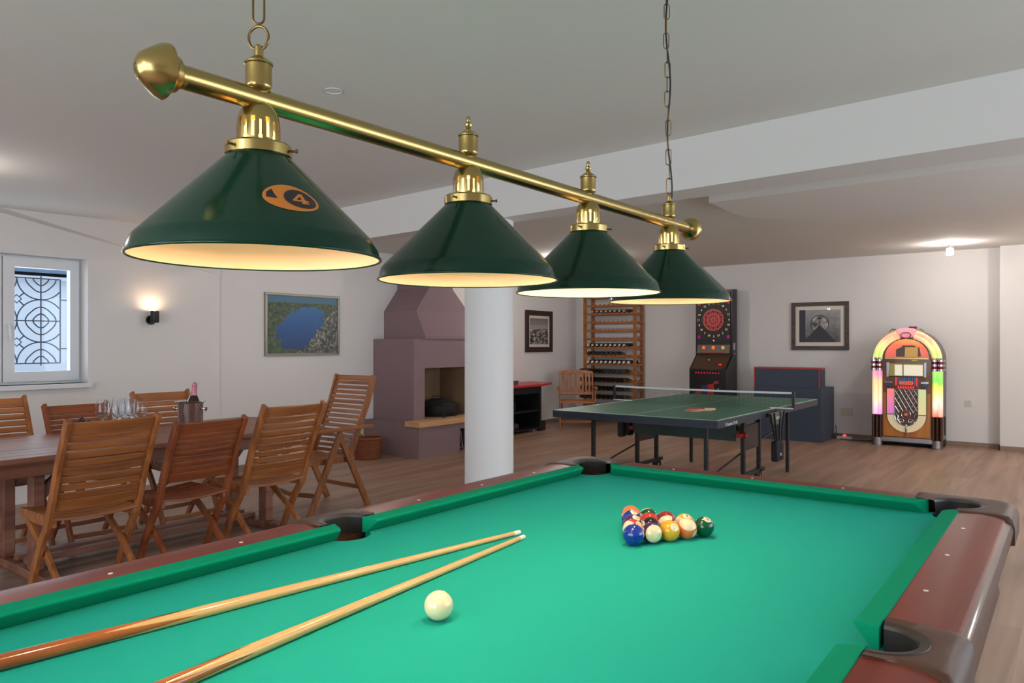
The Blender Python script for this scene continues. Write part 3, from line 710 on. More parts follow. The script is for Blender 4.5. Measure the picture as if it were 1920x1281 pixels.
# ------------------------------------------------------------------ folding slatted chairs
def folding_chair(name, label, H, wd, TK, nsl, zb, group, slat_gap):
    """local: faces +y, floor z=0"""
    t = thing(name, label, 'chair', group=group); tx, ty, tz = TK; hw = wd/2
    def back_pt(z):                       # stile centre line
        return -.170-(z-.45)*.43+(.014*math.sin(PI*min(1, (z-.45)/(H-.45))) if z > .45 else 0)
    for sx in (-1, 1):
        x = sx*(hw-.012)
        pts = [(x, back_pt(H), H), (x, back_pt(.85), .85), (x, back_pt(.70), .70), (x, back_pt(.56), .56), (x, -.168, .45), (x, -.085, .34), (x, -.02, .23), (x, .035, .12), (x, .075, .04), (x, .09, 0)]
        MB().strip(pts, .024, .044).build('leg', tz, t, bevel=.003)
        x2 = sx*(hw-.042)
        MB().strip([(x2, .17, .43), (x2, .08, .37), (x2, -.07, .28), (x2, -.20, .165), (x2, -.33, 0)], .022, .038).build('leg', tz, t, bevel=.003)
    b = MB()
    for sx in (-1, 1): b.strip([(sx*(hw-.032), -.19, .455), (sx*(hw-.032), 0, .448), (sx*(hw-.032), .205, .457)], .02, .045)
    ns = 8
    for k in range(ns):
        y = -.175+k*(.36/(ns-1)); pts = [(-hw+.02+(wd-.04)*i/8, y, .477-.016*math.sin(PI*i/8)) for i in range(9)]
        b.strip(pts, .042 if k else .05, .014, up=(0, 1, 0))
    b.build('seat', tx, t, bevel=.002)
    b = MB(); z0, z1 = zb, H-.012; hs = (z1-z0)
    topw = .062; botw = .055; n = nsl; pitch = (hs-topw-botw)/n
    def slat(zc, h_):
        y = back_pt(zc); dy = -.5; L_ = math.hypot(1, .5)
        pts = []
        for i in range(9):
            xx = -hw+.018+(wd-.036)*i/8; pts.append((xx, y-.018*math.sin(PI*i/8), zc))
        vs = []
        for p in pts:
            for a, c in ((-1, -1), (1, -1), (1, 1), (-1, 1)):
                vs.append((p[0], p[1]+(-.447*a*h_/2)+(.894*c*.006), p[2]+.894*a*h_/2+.447*c*.006))
        fs = [(3, 2, 1, 0), tuple(len(vs)-4+k_ for k_ in range(4))]
        for i in range(8):
            for k_ in range(4): fs.append((4*i+k_, 4*i+(k_+1) % 4, 4*i+4+(k_+1) % 4, 4*i+4+k_))
        b.add(vs, fs)
    slat(z1-topw/2, topw*1.08); slat(z0+botw/2, botw*1.1)
    for k in range(n): slat(z0+botw+pitch*(k+.5), (pitch-slat_gap)*1.1)
    b.build('backrest', tx, t, bevel=.0015)
    MB().strip([(-hw+.03, .05, .085), (0, .06, .08), (hw-.03, .05, .085)], .03, .018, up=(0, 0, 1)).build('stretcher', tx, t, bevel=.002)
    MB().strip([(-hw+.05, -.255, .10), (0, -.265, .095), (hw-.05, -.255, .10)], .03, .018, up=(0, 0, 1)).build('stretcher', tx, t, bevel=.002)
    return t
grp = 'slatted folding chairs around the dining table'
tallc = folding_chair('folding_chair', 'tall teak slatted folding chair, nearest to the viewer on the near side of the table', .978, .455, TEAK, 8, .515, grp, .010)
tallc.location = (-2.60, .335, 0); tallc.rotation_euler.z = PI/2
lowc = folding_chair('folding_chair', 'low-backed reddish slatted folding chair between two tall ones on the near side', .925, .43, TEAK2, 7, .575, grp, .006)
lowc.location = (-2.60, .87, 0); lowc.rotation_euler.z = PI/2
def place(src, x, y, rz, label):
    c = copy_tree(src); c.location = (x, y, 0); c.rotation_euler.z = rz; c['label'] = label; return c
place(tallc, -2.60, 1.405, PI/2, 'tall teak slatted folding chair on the near side, closest to the pool table side pocket')
place(tallc, -3.85, .425, -PI/2, 'tall slatted folding chair on the window side, cut off by the left picture edge')
place(lowc, -3.64, .885, -PI/2, 'low-backed slatted folding chair on the window side behind the wine glasses')
place(tallc, -3.64, 1.50, -PI/2, 'tall slatted folding chair on the window side behind the ice bucket')

# reclining armchair at the table end (faces the table, -y)
RC = thing('reclining_armchair', 'high-backed teak folding armchair with armrests at the far end of the dining table', 'armchair', (-3.36, 2.47, 0), PI)
hw = .29
for sx in (-1, 1):
    x = sx*hw
    MB().strip([(x, .0, .635), (x, .31, 0)], .026, .05).build('leg', TEAK[2], RC, bevel=.003)
    MB().strip([(x-sx*.027, -.0, .635), (x-sx*.027, -.31, 0)], .024, .05).build('leg', TEAK[2], RC, bevel=.003)
    MB().strip([(x, -.33, .66), (x, -.1, .66), (x, .12, .655), (x, .26, .655)], .055, .028).build('armrest', TEAK[1], RC, bevel=.006)
    MB().strip([(x-sx*.055, -.40, 1.075), (x-sx*.055, -.33, .86), (x-sx*.055, -.22, .62), (x-sx*.055, -.13, .40)], .026, .05).build('back_post', TEAK[2], RC, bevel=.003)
b = MB(); wdt = 2*hw-.12; rows_ = 15
for k in range(rows_+1):
    z = 1.05-k*.040; h_ = .028 if k else .045
    y = -.40+(1.075-z)*.40
    b.strip([(-wdt/2+wdt*i/6, y-.012*math.sin(PI*i/6), z) for i in range(7)], h_, .012, up=(0, -.35, .94))
b.build('backrest', TEAK[0], RC, bevel=.0015)
b = MB()
for k in range(9): b.strip([(-wdt/2+wdt*i/6, -.16+k*.052, .42-.012*math.sin(PI*i/6)) for i in range(7)], .042, .013, up=(0, 1, 0))
for sx in (-1, 1): b.strip([(sx*(wdt/2-.005), -.19, .40), (sx*(wdt/2-.005), .28, .41)], .022, .045)
b.build('seat', TEAK[0], RC, bevel=.002)
for y, z in ((.235, .16), (-.235, .16)):
    MB().strip([(-hw+.02, y, z), (0, y+(.03 if y > 0 else -.03), z-.01), (hw-.02, y, z)], .035, .018, up=(0, 0, 1)).build('stretcher', TEAK[0], RC, bevel=.002)

# armchair with vertical slats by the wine rack
AC = thing('wooden_armchair', 'teak armchair with vertical slat back standing in front of the wine rack', 'armchair', (-4.80, 8.72, 0), math.radians(215))
hw = .27
for sx in (-1, 1):
    x = sx*hw
    MB().strip([(x, -.30, .88), (x, -.22, .60), (x, -.13, .40), (x, .02, .20), (x, .20, 0)], .025, .042).build('leg', TEAK[2], AC, bevel=.003)
    MB().strip([(x-sx*.028, .20, .42), (x-sx*.028, .05, .22), (x-sx*.028, -.20, 0)], .024, .04).build('leg', TEAK[2], AC, bevel=.003)
    MB().strip([(x+sx*.02, -.25, .63), (x+sx*.03, 0, .645), (x+sx*.03, .24, .635)], .05, .025).build('armrest', TEAK[1], AC, bevel=.005)
    MB().strip([(x+sx*.02, .20, .63), (x+sx*.01, .25, .43)], .025, .035).build('arm_post', TEAK[2], AC, bevel=.003)
b = MB(); 
b.strip([(-hw+.45/8*i*1.2, -.30-.02*math.sin(PI*i/8), .865+.02*math.sin(PI*i/8)) for i in range(9)], .055, .022, up=(0, -.25, .97))
b.strip([(-hw, -.205, .53), (hw, -.205, .53)], .05, .02, up=(0, -.3, .95))
for k in range(9):
    x = -hw+.05+k*(2*hw-.1)/8; b.strip([(x, -.30, .85), (x, -.26, .70), (x, -.215, .545)], .034, .012)
b.build('backrest', TEAK[2], AC, bevel=.002)
b = MB()
for k in range(8): b.strip([(-hw+.02, -.17+k*.055, .43), (hw-.02, -.17+k*.055, .43)], .045, .014, up=(0, 1, 0))
b.strip([(-hw-.01, .24, .42), (hw+.01, .24, .42)], .022, .04, up=(0, 1, 0))
for sx in (-1, 1): b.strip([(sx*(hw-.03), -.2, .41), (sx*(hw-.03), .24, .41)], .02, .04)
b.build('seat', TEAK[0], AC, bevel=.002)
MB().strip([(-hw, .12, .10), (hw, .12, .10)], .018, .035, up=(0, 1, 0)).build('stretcher', TEAK[0], AC, bevel=.002)
MB().strip([(-hw+.03, -.12, .08), (hw-.03, -.12, .08)], .018, .035, up=(0, 1, 0)).build('stretcher', TEAK[0], AC, bevel=.002)

# ------------------------------------------------------------------ things on the dining table
ZT = .742
GL = mat('drinking_glass', (250, 252, 255), .01, trans=1); GL.node_tree.nodes['Principled BSDF'].inputs['IOR'].default_value = 1.35
b = MB()
prof = [(.001, .0), (.034, .001), (.034, .003), (.012, .006), (.004, .012), (.0035, .095), (.008, .102), (.022, .110), (.036, .130), (.043, .155), (.043, .175), (.039, .205), (.033, .238),
        (.0322, .238), (.038, .205), (.042, .175), (.042, .155), (.035, .131), (.021, .112), (.001, .104)]
b.lathe(prof, 28, (0, 0, 0)); g0 = b.build('wine_glass', GL, None, smooth=60)
gpos = [(-3.45, .818, 'stemmed wine glass at the left end of the cluster on the dining table'), (-3.30, .805, 'second stemmed wine glass from the left on the dining table'),
        (-3.50, .942, 'third stemmed wine glass from the left, in the far row'), (-3.35, .921, 'fourth stemmed wine glass from the left on the dining table'),
        (-3.50, 1.023, 'fifth stemmed wine glass from the left, in the far row'), (-3.30, .990, 'stemmed wine glass at the right end of the cluster, nearest the ice bucket')]
for i, (x, y, lb) in enumerate(gpos):
    o = g0 if i == 0 else g0.copy()
    if i: COL.objects.link(o)
    o.location = (x, y, ZT); tag(o, lb, 'wine glass', 'wine glasses on the dining table')
IB = thing('ice_bucket', 'polished steel ice bucket with side knobs on the dining table', 'ice bucket', (-3.35, 1.365, ZT))
MB().lathe([(.001, 0), (.078, 0), (.082, .01), (.085, .18), (.088, .190), (.104, .196), (.105, .199), (.086, .195), (.082, .185), (.078, .02), (.001, .018)], 40).build('bucket_body', CHROME, IB)
ca, sa = math.cos(math.radians(37)), math.sin(math.radians(37))
for sg in (-1, 1):
    MB().cyl((sg*.083*ca, sg*.083*sa, .145), (sg*.108*ca, sg*.108*sa, .145), .007, 12).cyl((sg*.108*ca, sg*.108*sa, .145), (sg*.114*ca, sg*.114*sa, .145), .017, 16, .013).build('handle_knob', CHROME, IB)
CB = thing('champagne_bottle', 'dark champagne bottle with pink foil neck leaning in the ice bucket', 'bottle', (-3.345, 1.372, ZT+.02))
CB.rotation_euler = (0, math.radians(4), math.radians(30))
MB().lathe([(.001, .0), (.040, .0), (.043, .01), (.043, .16), (.036, .195), (.020, .225), (.0175, .235)], 28).build('bottle_body', mat('champagne_glass', (30, 26, 18), .08, coat=.6), CB)
MB().lathe([(.0235, .217), (.0205, .226), (.018, .25), (.0165, .275), (.0175, .288), (.0175, .298), (.0155, .306), (.013, .310), (.001, .311)], 28).build('foil', mat('pink_foil', (196, 120, 130), .35, .5, bump=.8, bscale=150), CB)
# grapes on a small footed dish
FD = thing('fruit_dish', 'small footed dish holding dark grapes behind the nearest chair back', 'dish', (-3.40, .672, ZT))
MB().lathe([(.001, 0), (.045, 0), (.040, .006), (.010, .012), (.010, .07), (.05, .085), (.075, .105), (.076, .108), (.05, .09), (.001, .082)], 32).build('dish_bowl', mat('dark_dish', (90, 60, 48), .4), FD)
b = MB(); random.seed(3)
for k in range(34):
    a = random.uniform(0, 2*PI); q = random.uniform(0, .052); h_ = .100+.034*(1-q/.055)*random.random()
    b.sphere((q*math.cos(a), q*math.sin(a), h_), .0095, 10, 6)
b.tube([(0, 0, .12), (.01, 0, .14), (.02, .01, .15)], .0015, 5)
o = b.build('grape_bunch', mat('dark_grape', (52, 22, 44), .35, noise=.3, nscale=40), None); o.location = (-3.40, .672, ZT); tag(o, 'bunch of dark purple grapes beside the wine glasses', 'grapes')

# ------------------------------------------------------------------ sconce
SN = thing('wall_sconce', 'black cylindrical uplight sconce on the left wall right of the window', 'wall lamp', (XL, 2.115, 1.60))
MB().lathe([(.001, .0), (.045, .0), (.045, .018), (.001, .02)], 28, (0, 0, -.03), 'x').build('wall_plate', BLACK, SN)
MB().cyl((.015, 0, -.01), (.075, 0, -.01), .012).build('arm', BLACK, SN)
MB().lathe([(.001, -.055), (.036, -.055), (.038, -.05), (.038, .055), (.034, .055), (.034, .0), (.001, .0)], 28, (.085, 0, 0)).build('lamp_body', BLACK, SN)
MB().sphere((.085, 0, .035), .022, 16, 10).build('light_bulb', glow('sconce_bulb', (255, 214, 170), 170), SN)

# ------------------------------------------------------------------ ceiling lamps, real ones and added fill
def spot(x, y, label, strength=150):
    z = cz(y); t = thing('ceiling_spot_or_fill', label, 'ceiling light', (x, y, z))
    MB().box(-.06, .06, -.03, .03, -.025, 0).build('base_plate', STEEL, t, bevel=.003)
    MB().cyl((.03, 0, -.02), (.03, 0, -.075), .02).build('stem', STEEL, t)
    MB().lathe([(.030, -.07), (.040, -.085), (.040, -.145), (.030, -.150), (.001, -.150)], 24, (.03, 0, 0)).build('glass_shade', glow('frosted_glass_lit', (255, 246, 238), strength), t)
spot(.37, 8.90, 'small lit steel ceiling spotlight above and right of the jukebox', 170)
spot(2.1, 8.1, 'added ceiling fill light off to the right of the jukebox', 380)  # fill lamp added out of view to brighten the back right
spot(-3.6, 3.25, 'added ceiling fill light hidden behind the beam, left of the column', 170)  # lamp put in for even light, out of sight behind the beam
spot(-3.85, 7.0, 'added ceiling fill light between the wine rack and the table tennis table', 340)  # extra lamp added for the back left, tucked behind a lamp shade
spot(3.0, 6.9, 'added ceiling fill light right of the jukebox, beyond the picture edge', 520)  # unseen lamp added to lift the back wall
spot(.6, -3.4, 'added ceiling fill light behind the near end of the pool table', 200)  # lamp added behind the camera for even brightness
spot(-3.75, -.05, 'lit ceiling spotlight above the left end of the dining table', 110)
tag(MB().lathe([(.036, .0062), (.036, .009), (.001, .0095)], 32, (-.959, .685, cz(.685)-.009)).build('smoke_detector', CEIL, None), 'round white flush ceiling cover above the lamp bar', 'ceiling cover')
CL = [(-.067, 7.6, 'recessed ring'), (-1.594, 8.874, 'r'), (.672, 7.103, 'r')]
for (x, y, _), lb in zip(CL, ('faint round ceiling cover left of the lit spotlight', 'faint round ceiling cover farthest left near the back wall', 'faint round ceiling cover nearest the slab above the table tennis side')):
    o = MB().lathe([(.04, -.005), (.04, .01), (.001, -.006)], 24).build('ceiling_cover', CEIL, None); o.location = (x, y, cz(y)); tag(o, lb, 'ceiling cover', 'round ceiling covers')

# ------------------------------------------------------------------ pictures
def framed(name, label, loc_, rz, w_, h_, fw, fmat, matw, artmat, matcol=(226, 218, 204), depth=.03):
    """local: hangs on plane y=0 facing -y, centre origin"""
    t = thing(name, label, 'picture', loc_, rz)
    b = MB()
    b.box(-w_/2, w_/2, -depth, 0, h_/2-fw, h_/2).box(-w_/2, w_/2, -depth, 0, -h_/2, -h_/2+fw).box(-w_/2, -w_/2+fw, -depth, 0, -h_/2+fw, h_/2-fw).box(w_/2-fw, w_/2, -depth, 0, -h_/2+fw, h_/2-fw)
    b.build('frame', fmat, t, bevel=.003)
    if matw:
        MB().box(-w_/2+fw, w_/2-fw, -.012, -.002, -h_/2+fw, h_/2-fw).build('mat_board', mat(name+'_mat', matcol, .8), t, smooth=0)
    x, z = w_/2-fw-matw, h_/2-fw-matw
    MB().box(-x, x, -.015, -.003, -z, z).build('print', artmat, t, smooth=0)
    MB().box(-w_/2+fw, w_/2-fw, -.020, -.018, -h_/2+fw, h_/2-fw).build('glazing', PANE, t, smooth=0)
    return t
def ramp(n, l, fac, stops, interp='LINEAR'):
    r = n.new('ShaderNodeValToRGB'); cr = r.color_ramp; cr.interpolation = interp
    while len(cr.elements) < len(stops): cr.elements.new(.5)
    for e_, (p, c) in zip(cr.elements, stops): e_.position = p; e_.color = srgb(c)
    l.new(fac, r.inputs['Fac']); return r.outputs['Color']
def mathn(n, l, op, a, b_=None):
    q = n.new('ShaderNodeMath'); q.operation = op
    for i, v in enumerate((a, b_)):
        if v is None: continue
        if isinstance(v, (int, float)): q.inputs[i].default_value = v
        else: l.new(v, q.inputs[i])
    return q.outputs[0]
def mixc(n, l, f, a, b_):
    q = n.new('ShaderNodeMix'); q.data_type = 'RGBA'
    for i, v in ((0, f), (6, a), (7, b_)):
        if isinstance(v, tuple): q.inputs[i].default_value = v
        elif isinstance(v, (int, float)): q.inputs[i].default_value = v
        else: l.new(v, q.inputs[i])
    return q.outputs[2]
def lake_art():
    m, n, l, b_ = nt('lake_aerial_print'); tc = n.new('ShaderNodeTexCoord'); sp = n.new('ShaderNodeSeparateXYZ'); l.new(tc.outputs['Object'], sp.inputs[0])
    X_, Z_ = sp.outputs['X'], sp.outputs['Z']
    t = n.new('ShaderNodeTexNoise'); t.inputs['Scale'].default_value = 9; t.inputs['Detail'].default_value = 8; l.new(tc.outputs['Object'], t.inputs['Vector'])
    t2 = n.new('ShaderNodeTexNoise'); t2.inputs['Scale'].default_value = 40; t2.inputs['Detail'].default_value = 6; l.new(tc.outputs['Object'], t2.inputs['Vector'])
    # lake: tilted ellipse with ragged shore
    u = mathn(n, l, 'ADD', mathn(n, l, 'SUBTRACT', X_, -.02), mathn(n, l, 'MULTIPLY', Z_, -.30))
    ex = mathn(n, l, 'POWER', mathn(n, l, 'DIVIDE', mathn(n, l, 'ABSOLUTE', u), .30), 2.0)
    ez = mathn(n, l, 'POWER', mathn(n, l, 'DIVIDE', mathn(n, l, 'ABSOLUTE', mathn(n, l, 'SUBTRACT', Z_, -.03)), .24), 2.0)
    d_ = mathn(n, l, 'ADD', mathn(n, l, 'ADD', ex, ez), mathn(n, l, 'MULTIPLY', mathn(n, l, 'SUBTRACT', t.outputs['Fac'], .5), 2.2))
    lake = mathn(n, l, 'LESS_THAN', d_, 1.0)
    # town peninsula: lower right triangle
    pen = mathn(n, l, 'GREATER_THAN', mathn(n, l, 'ADD', mathn(n, l, 'SUBTRACT', mathn(n, l, 'MULTIPLY', X_, .85), mathn(n, l, 'MULTIPLY', Z_, .9)), mathn(n, l, 'MULTIPLY', t.outputs['Fac'], .3)), .36)
    water = ramp(n, l, mathn(n, l, 'ADD', mathn(n, l, 'MULTIPLY', Z_, 1.4), .5), [(0, (10, 52, 104)), (.5, (14, 92, 158)), (1, (60, 130, 184))])
    land = ramp(n, l, t2.outputs['Fac'], [(.3, (40, 62, 48)), (.55, (78, 100, 74)), (.75, (120, 128, 96))])
    town = ramp(n, l, t2.outputs['Fac'], [(.35, (44, 56, 56)), (.5, (92, 100, 94)), (.66, (168, 164, 152))])
    sky = ramp(n, l, mathn(n, l, 'ADD', mathn(n, l, 'MULTIPLY', Z_, 5), mathn(n, l, 'MULTIPLY', t.outputs['Fac'], .4)), [(1.0-.05, (58, 96, 96)), (1.0, (74, 128, 168))])
    far_ = mathn(n, l, 'GREATER_THAN', mathn(n, l, 'ADD', Z_, mathn(n, l, 'MULTIPLY', t.outputs['Fac'], .04)), .27)
    c = mixc(n, l, lake, land, water); c = mixc(n, l, pen, c, town); c = mixc(n, l, far_, c, srgb((74, 122, 150)))
    l.new(c, b_.inputs['Base Color']); b_.inputs['Roughness'].default_value = .5; return m
SILV = mat('silver_frame', (150, 148, 138), .3, .7)
framed('framed_picture', 'silver-framed aerial view of a blue lake on the left wall', (XL-.018, (3.367+4.386)/2, (1.911+1.209)/2), PI/2, 1.02, .70, .028, SILV, .0, lake_art())
def bw_art(name, sc, z1):
    m, n, l, b_ = nt(name); tc = n.new('ShaderNodeTexCoord'); sp = n.new('ShaderNodeSeparateXYZ'); l.new(tc.outputs['Object'], sp.inputs[0])
    mp = n.new('ShaderNodeMapping'); mp.inputs['Scale'].default_value = (1, 1, 2.5); l.new(tc.outputs['Object'], mp.inputs['Vector'])
    t = n.new('ShaderNodeTexNoise'); t.inputs['Scale'].default_value = sc; t.inputs['Detail'].default_value = 8; l.new(mp.outputs['Vector'], t.inputs['Vector'])
    rocks = ramp(n, l, t.outputs['Fac'], [(.38, (34, 30, 28)), (.5, (110, 104, 98)), (.62, (200, 192, 182))])
    sky = ramp(n, l, mathn(n, l, 'MULTIPLY', sp.outputs['Z'], 4.0), [(0.1, (176, 168, 160)), (1, (104, 96, 92))])
    f = mathn(n, l, 'GREATER_THAN', mathn(n, l, 'ADD', sp.outputs['Z'], mathn(n, l, 'MULTIPLY', t.outputs['Fac'], -.05)), z1)
    l.new(mixc(n, l, f, rocks, sky), b_.inputs['Base Color']); b_.inputs['Roughness'].default_value = .5; return m
fy = (8.285+9.113)/2
framed('framed_picture', 'dark-framed upright black and white coast photograph right of the column', (-5.52, fy-.03, 1.552), PI/2+math.radians(1.7), .80, .69, .085, DRKW, .045, bw_art('coast_photo', 11, .02))
def lens_art():
    m, n, l, b_ = nt('grey_circular_print'); tc = n.new('ShaderNodeTexCoord'); sp = n.new('ShaderNodeSeparateXYZ'); l.new(tc.outputs['Object'], sp.inputs[0]); X_, Z_ = sp.outputs['X'], sp.outputs['Z']
    t = n.new('ShaderNodeTexNoise'); t.inputs['Scale'].default_value = 12; t.inputs['Detail'].default_value = 6; l.new(tc.outputs['Object'], t.inputs['Vector'])
    rr = mathn(n, l, 'SQRT', mathn(n, l, 'ADD', mathn(n, l, 'POWER', mathn(n, l, 'ABSOLUTE', mathn(n, l, 'SUBTRACT', X_, .0)), 2), mathn(n, l, 'POWER', mathn(n, l, 'ABSOLUTE', mathn(n, l, 'SUBTRACT', Z_, .03)), 2)))
    ring_ = mathn(n, l, 'LESS_THAN', mathn(n, l, 'ABSOLUTE', mathn(n, l, 'SUBTRACT', rr, .125)), .007)
    inside = mathn(n, l, 'LESS_THAN', rr, .125)
    base = ramp(n, l, mathn(n, l, 'ADD', mathn(n, l, 'MULTIPLY', t.outputs['Fac'], .5), mathn(n, l, 'ADD', Z_, .25)), [(.2, (70, 72, 78)), (.6, (150, 150, 150)), (1, (196, 194, 190))])
    ins = ramp(n, l, t.outputs['Fac'], [(.40, (60, 60, 64)), (.5, (150, 148, 146)), (.62, (206, 204, 200))])
    c = mixc(n, l, inside, base, ins); c = mixc(n, l, ring_, c, srgb((70, 70, 72)))
    hair = mathn(n, l, 'LESS_THAN', mathn(n, l, 'ADD', mathn(n, l, 'ABSOLUTE', X_), mathn(n, l, 'MULTIPLY', Z_, .9)), .02)
    c = mixc(n, l, mathn(n, l, 'MULTIPLY', hair, mathn(n, l, 'LESS_THAN', Z_, .03)), c, srgb((56, 58, 64)))
    lft = mathn(n, l, 'LESS_THAN', X_, -.20); c = mixc(n, l, lft, c, srgb((52, 54, 66)))
    l.new(c, b_.inputs['Base Color']); b_.inputs['Roughness'].default_value = .5; return m
framed('framed_picture', 'wide grey print with a circle motif in a weathered dark frame above the blue cabinet', ((-1.756-.962)/2, YB, (1.956+1.252)/2), 0, .80, .70, .058, wood('weathered_frame', (62, 52, 50), (98, 86, 82), 'x', 20, .6), .055, lens_art())

# ------------------------------------------------------------------ fireplace
FP = thing('fireplace', 'lilac plastered corner fireplace with hood behind the white column', 'fireplace', (-4.9, 5.7, 0))
def fb(): b = MB(); b.M = Matrix.Translation((4.9, -5.7, 0)); return b
XW = XL-.02; XB = -4.475; XU = -4.72; YA = 4.785; YJ = 4.945; YE = 6.36
b = fb(); b.box(XW, XB, YA, 5.50, 0, .405); b.box(XW, XB, 6.12, YE, 0, .405); b.box(XW, XB, 5.50, 6.12, .29, .405); b.box(XW, -5.0, 5.5, 6.12, 0, .29)
b.build('base_block', LILAC, FP, smooth=0)
fb().box(-4.70, XB+.02, YA-.015, YE, .362, .425).build('hearth_ledge', wood('ledge_timber', (196, 146, 100), (216, 172, 124), 'y', 20, .5), FP, bevel=.004)
b = fb(); YO0, YO1, ZO = 5.13, 6.10, 1.045
b.box(XW, XU, YJ, YO0, .405, 1.405); b.box(XW, XU, YO1, YE-.06, .405, 1.405); b.box(XW, XU, YO0, YO1, ZO, 1.405)
b.build('surround', LILAC, FP, smooth=0)
b = fb(); HY0, HY1 = 5.125, 6.25
def lvl(x1, y0, y1, z): return [(XW, y0, z), (x1, y0, z), (x1, y1, z), (XW, y1, z)]
L_ = [lvl(-4.70, HY0, HY1, 1.405), lvl(-4.70, HY0, HY1, 1.44), lvl(-4.86, HY0, HY1-.13, 1.755), lvl(-4.86, 5.36, 5.80, 2.05), lvl(-4.86, 5.36, 5.80, 2.54)]
vs = [p for q_ in L_ for p in q_]; fs = [(0, 1, 2, 3), (16, 17, 18, 19)]
for i in range(4):
    for k in range(4): fs.append((4*i+k, 4*i+(k+1) % 4, 4*i+4+(k+1) % 4, 4*i+4+k))
b.add(vs, fs); b.build('hood', LILAC, FP, smooth=0)
FBR = mat('sooty_firebrick', (150, 120, 92), .9, noise=.45, nscale=3)
b = fb(); b.box(-5.40, -5.36, YO0, YO1, .405, ZO); b.box(-5.36, XU-.01, YO0-.001, YO0+.01, .405, ZO); b.box(-5.36, XU-.01, YO1-.01, YO1+.001, .405, ZO); b.box(-5.36, XU, YO0, YO1, .405, .415)
b.add([(-5.36, 5.135, ZO), (-5.36, 5.135, .62), (-5.36, 5.62, ZO), (-4.76, 5.135, ZO)], [(0, 1, 2), (1, 3, 2), (0, 2, 3), (0, 3, 1)])
b.build('firebox_lining', FBR, FP, smooth=0)
fb().box(-5.05, -4.97, 5.14, 5.15, .68, .76).build('socket_plate', mat('socket_cream', (206, 190, 160), .5), FP, bevel=.002)
# big lidded pan and trivet on the hearth
PN = thing('cooking_bell_pan', 'black lidded cooking pan in the fireplace opening', 'pan', (-5.02, 5.68, .416)); PN.scale = (1.12, 1.12, 1)
PM = mat('cast_iron', (38, 38, 40), .55, .3, noise=.3, nscale=15)
MB().lathe([(.001, .0), (.24, 0), (.25, .02), (.25, .13), (.245, .13), (.001, .12)], 40).build('pan_body', PM, PN)
MB().lathe([(.258, .130), (.258, .137), (.20, .165), (.12, .200), (.04, .216), (.001, .218)], 40).build('pan_lid', PM, PN)
MB().strip([(-.05, -.04, .20), (-.05, -.04, .245), (.05, .04, .245), (.05, .04, .20)], .015, .010, up=(.6, -.8, 0)).build('lid_handle', PM, PN)
TV = thing('iron_trivet', 'black three-legged iron trivet standing in front of the pan', 'trivet', (-4.62, 5.46, .425))
MB().tube([(.05*math.cos(2*PI*k/20), .115*math.sin(2*PI*k/20), .165) for k in range(20)], .006, 6, closed=True).build('ring', PM, TV)
for a, c in ((0, -.113), (0, .113), (-.048, .02), (.02, -.10)):
    MB().cyl((a, c, .165), (a*1.1, c, 0), .006, 8).build('leg', PM, TV)
# chrome frame under the ledge
CF = thing('chrome_log_holder', 'bent chrome tube log holder in the recess under the hearth', 'log holder', (-4.62, 5.66, 0))
MB().tube([(0, -.12, .26), (.02, -.12, .265), (.10, -.10, .25), (.12, -.08, .05), (.10, -.06, .02), (-.05, -.06, .015), (-.05, .26, .015), (.10, .26, .02), (.12, .24, .05), (.10, .24, .25)], .009, 10).build('frame', CHROME, CF)
# wicker basket
WB = thing('wicker_basket', 'round brown wicker basket on the floor beside the fireplace', 'basket', (-5.03, 4.48, 0))
WK = mat('wicker', (134, 74, 40), .7, noise=.4, nscale=40)
b = MB()
for k in range(13):
    z = .012+k*.017; R = .155+.018*k/12
    b.tube([((R+.004*math.sin(12*2*PI*i/72+(k % 2)*PI))*math.cos(2*PI*i/72), (R+.004*math.sin(12*2*PI*i/72+(k % 2)*PI))*math.sin(2*PI*i/72), z) for i in range(72)], .0092, 6, closed=True)
b.lathe([(.001, .01), (.15, .01), (.168, .22)], 36); b.build('basket_body', WK, WB)
MB().tube([(.182*math.cos(2*PI*i/48), .182*math.sin(2*PI*i/48), .238) for i in range(48)], .013, 8, closed=True).build('rim', WK, WB)
MB().tube([(.178*math.cos(a), .178*math.sin(a), .235+.05*math.sin(PI*(a-2.6)/1.1)) for a in [2.6+i*1.1/8 for i in range(9)]], .01, 8).build('handle', mat('wicker_handle', (196, 150, 110), .6), WB)

# ------------------------------------------------------------------ red-topped counter
CTN = thing('kitchen_trolley', 'black open-shelved counter with red-edged top right of the column', 'counter', (-5.15, 7.2, 0))
def kb(): b = MB(); b.M = Matrix.Translation((5.15, -7.2, 0)); return b
BLC = mat('black_laminate', (28, 28, 30), .4); 
b = kb(); b.box(-5.44, -4.92, 7.86, 7.90, .03, .70); b.box(-5.44, -4.92, 6.78, 6.82, .03, .70); b.box(-5.44, -5.40, 6.82, 7.86, .03, .70)
b.build('side_panels', BLC, CTN, bevel=.002)
kb().box(-5.40, -4.93, 6.82, 7.86, .59, .70).build('front_fascia', BLC, CTN, bevel=.002)
for z in (.31, .04): kb().box(-5.40, -4.94, 6.82, 7.86, z, z+.025).build('shelf', BLC, CTN, bevel=.002)
kb().prism([(-5.44, 6.76), (-4.84, 6.76), (-4.84, 7.86), (-5.0, 8.30), (-5.44, 8.34)], .70, .733).build('counter_top', mat('red_laminate', (186, 44, 48), .35), CTN, bevel=.002)
for x, y in ((-5.0, 7.8), (-5.0, 6.86), (-5.35, 7.8), (-5.35, 6.86)): kb().cyl((x, y, 0), (x, y, .035), .018).build('foot', STEEL, CTN)
DP = thing('steel_dish', 'rectangular steel dish with lid on the red counter top', 'dish', (-5.1, 7.28, .733))
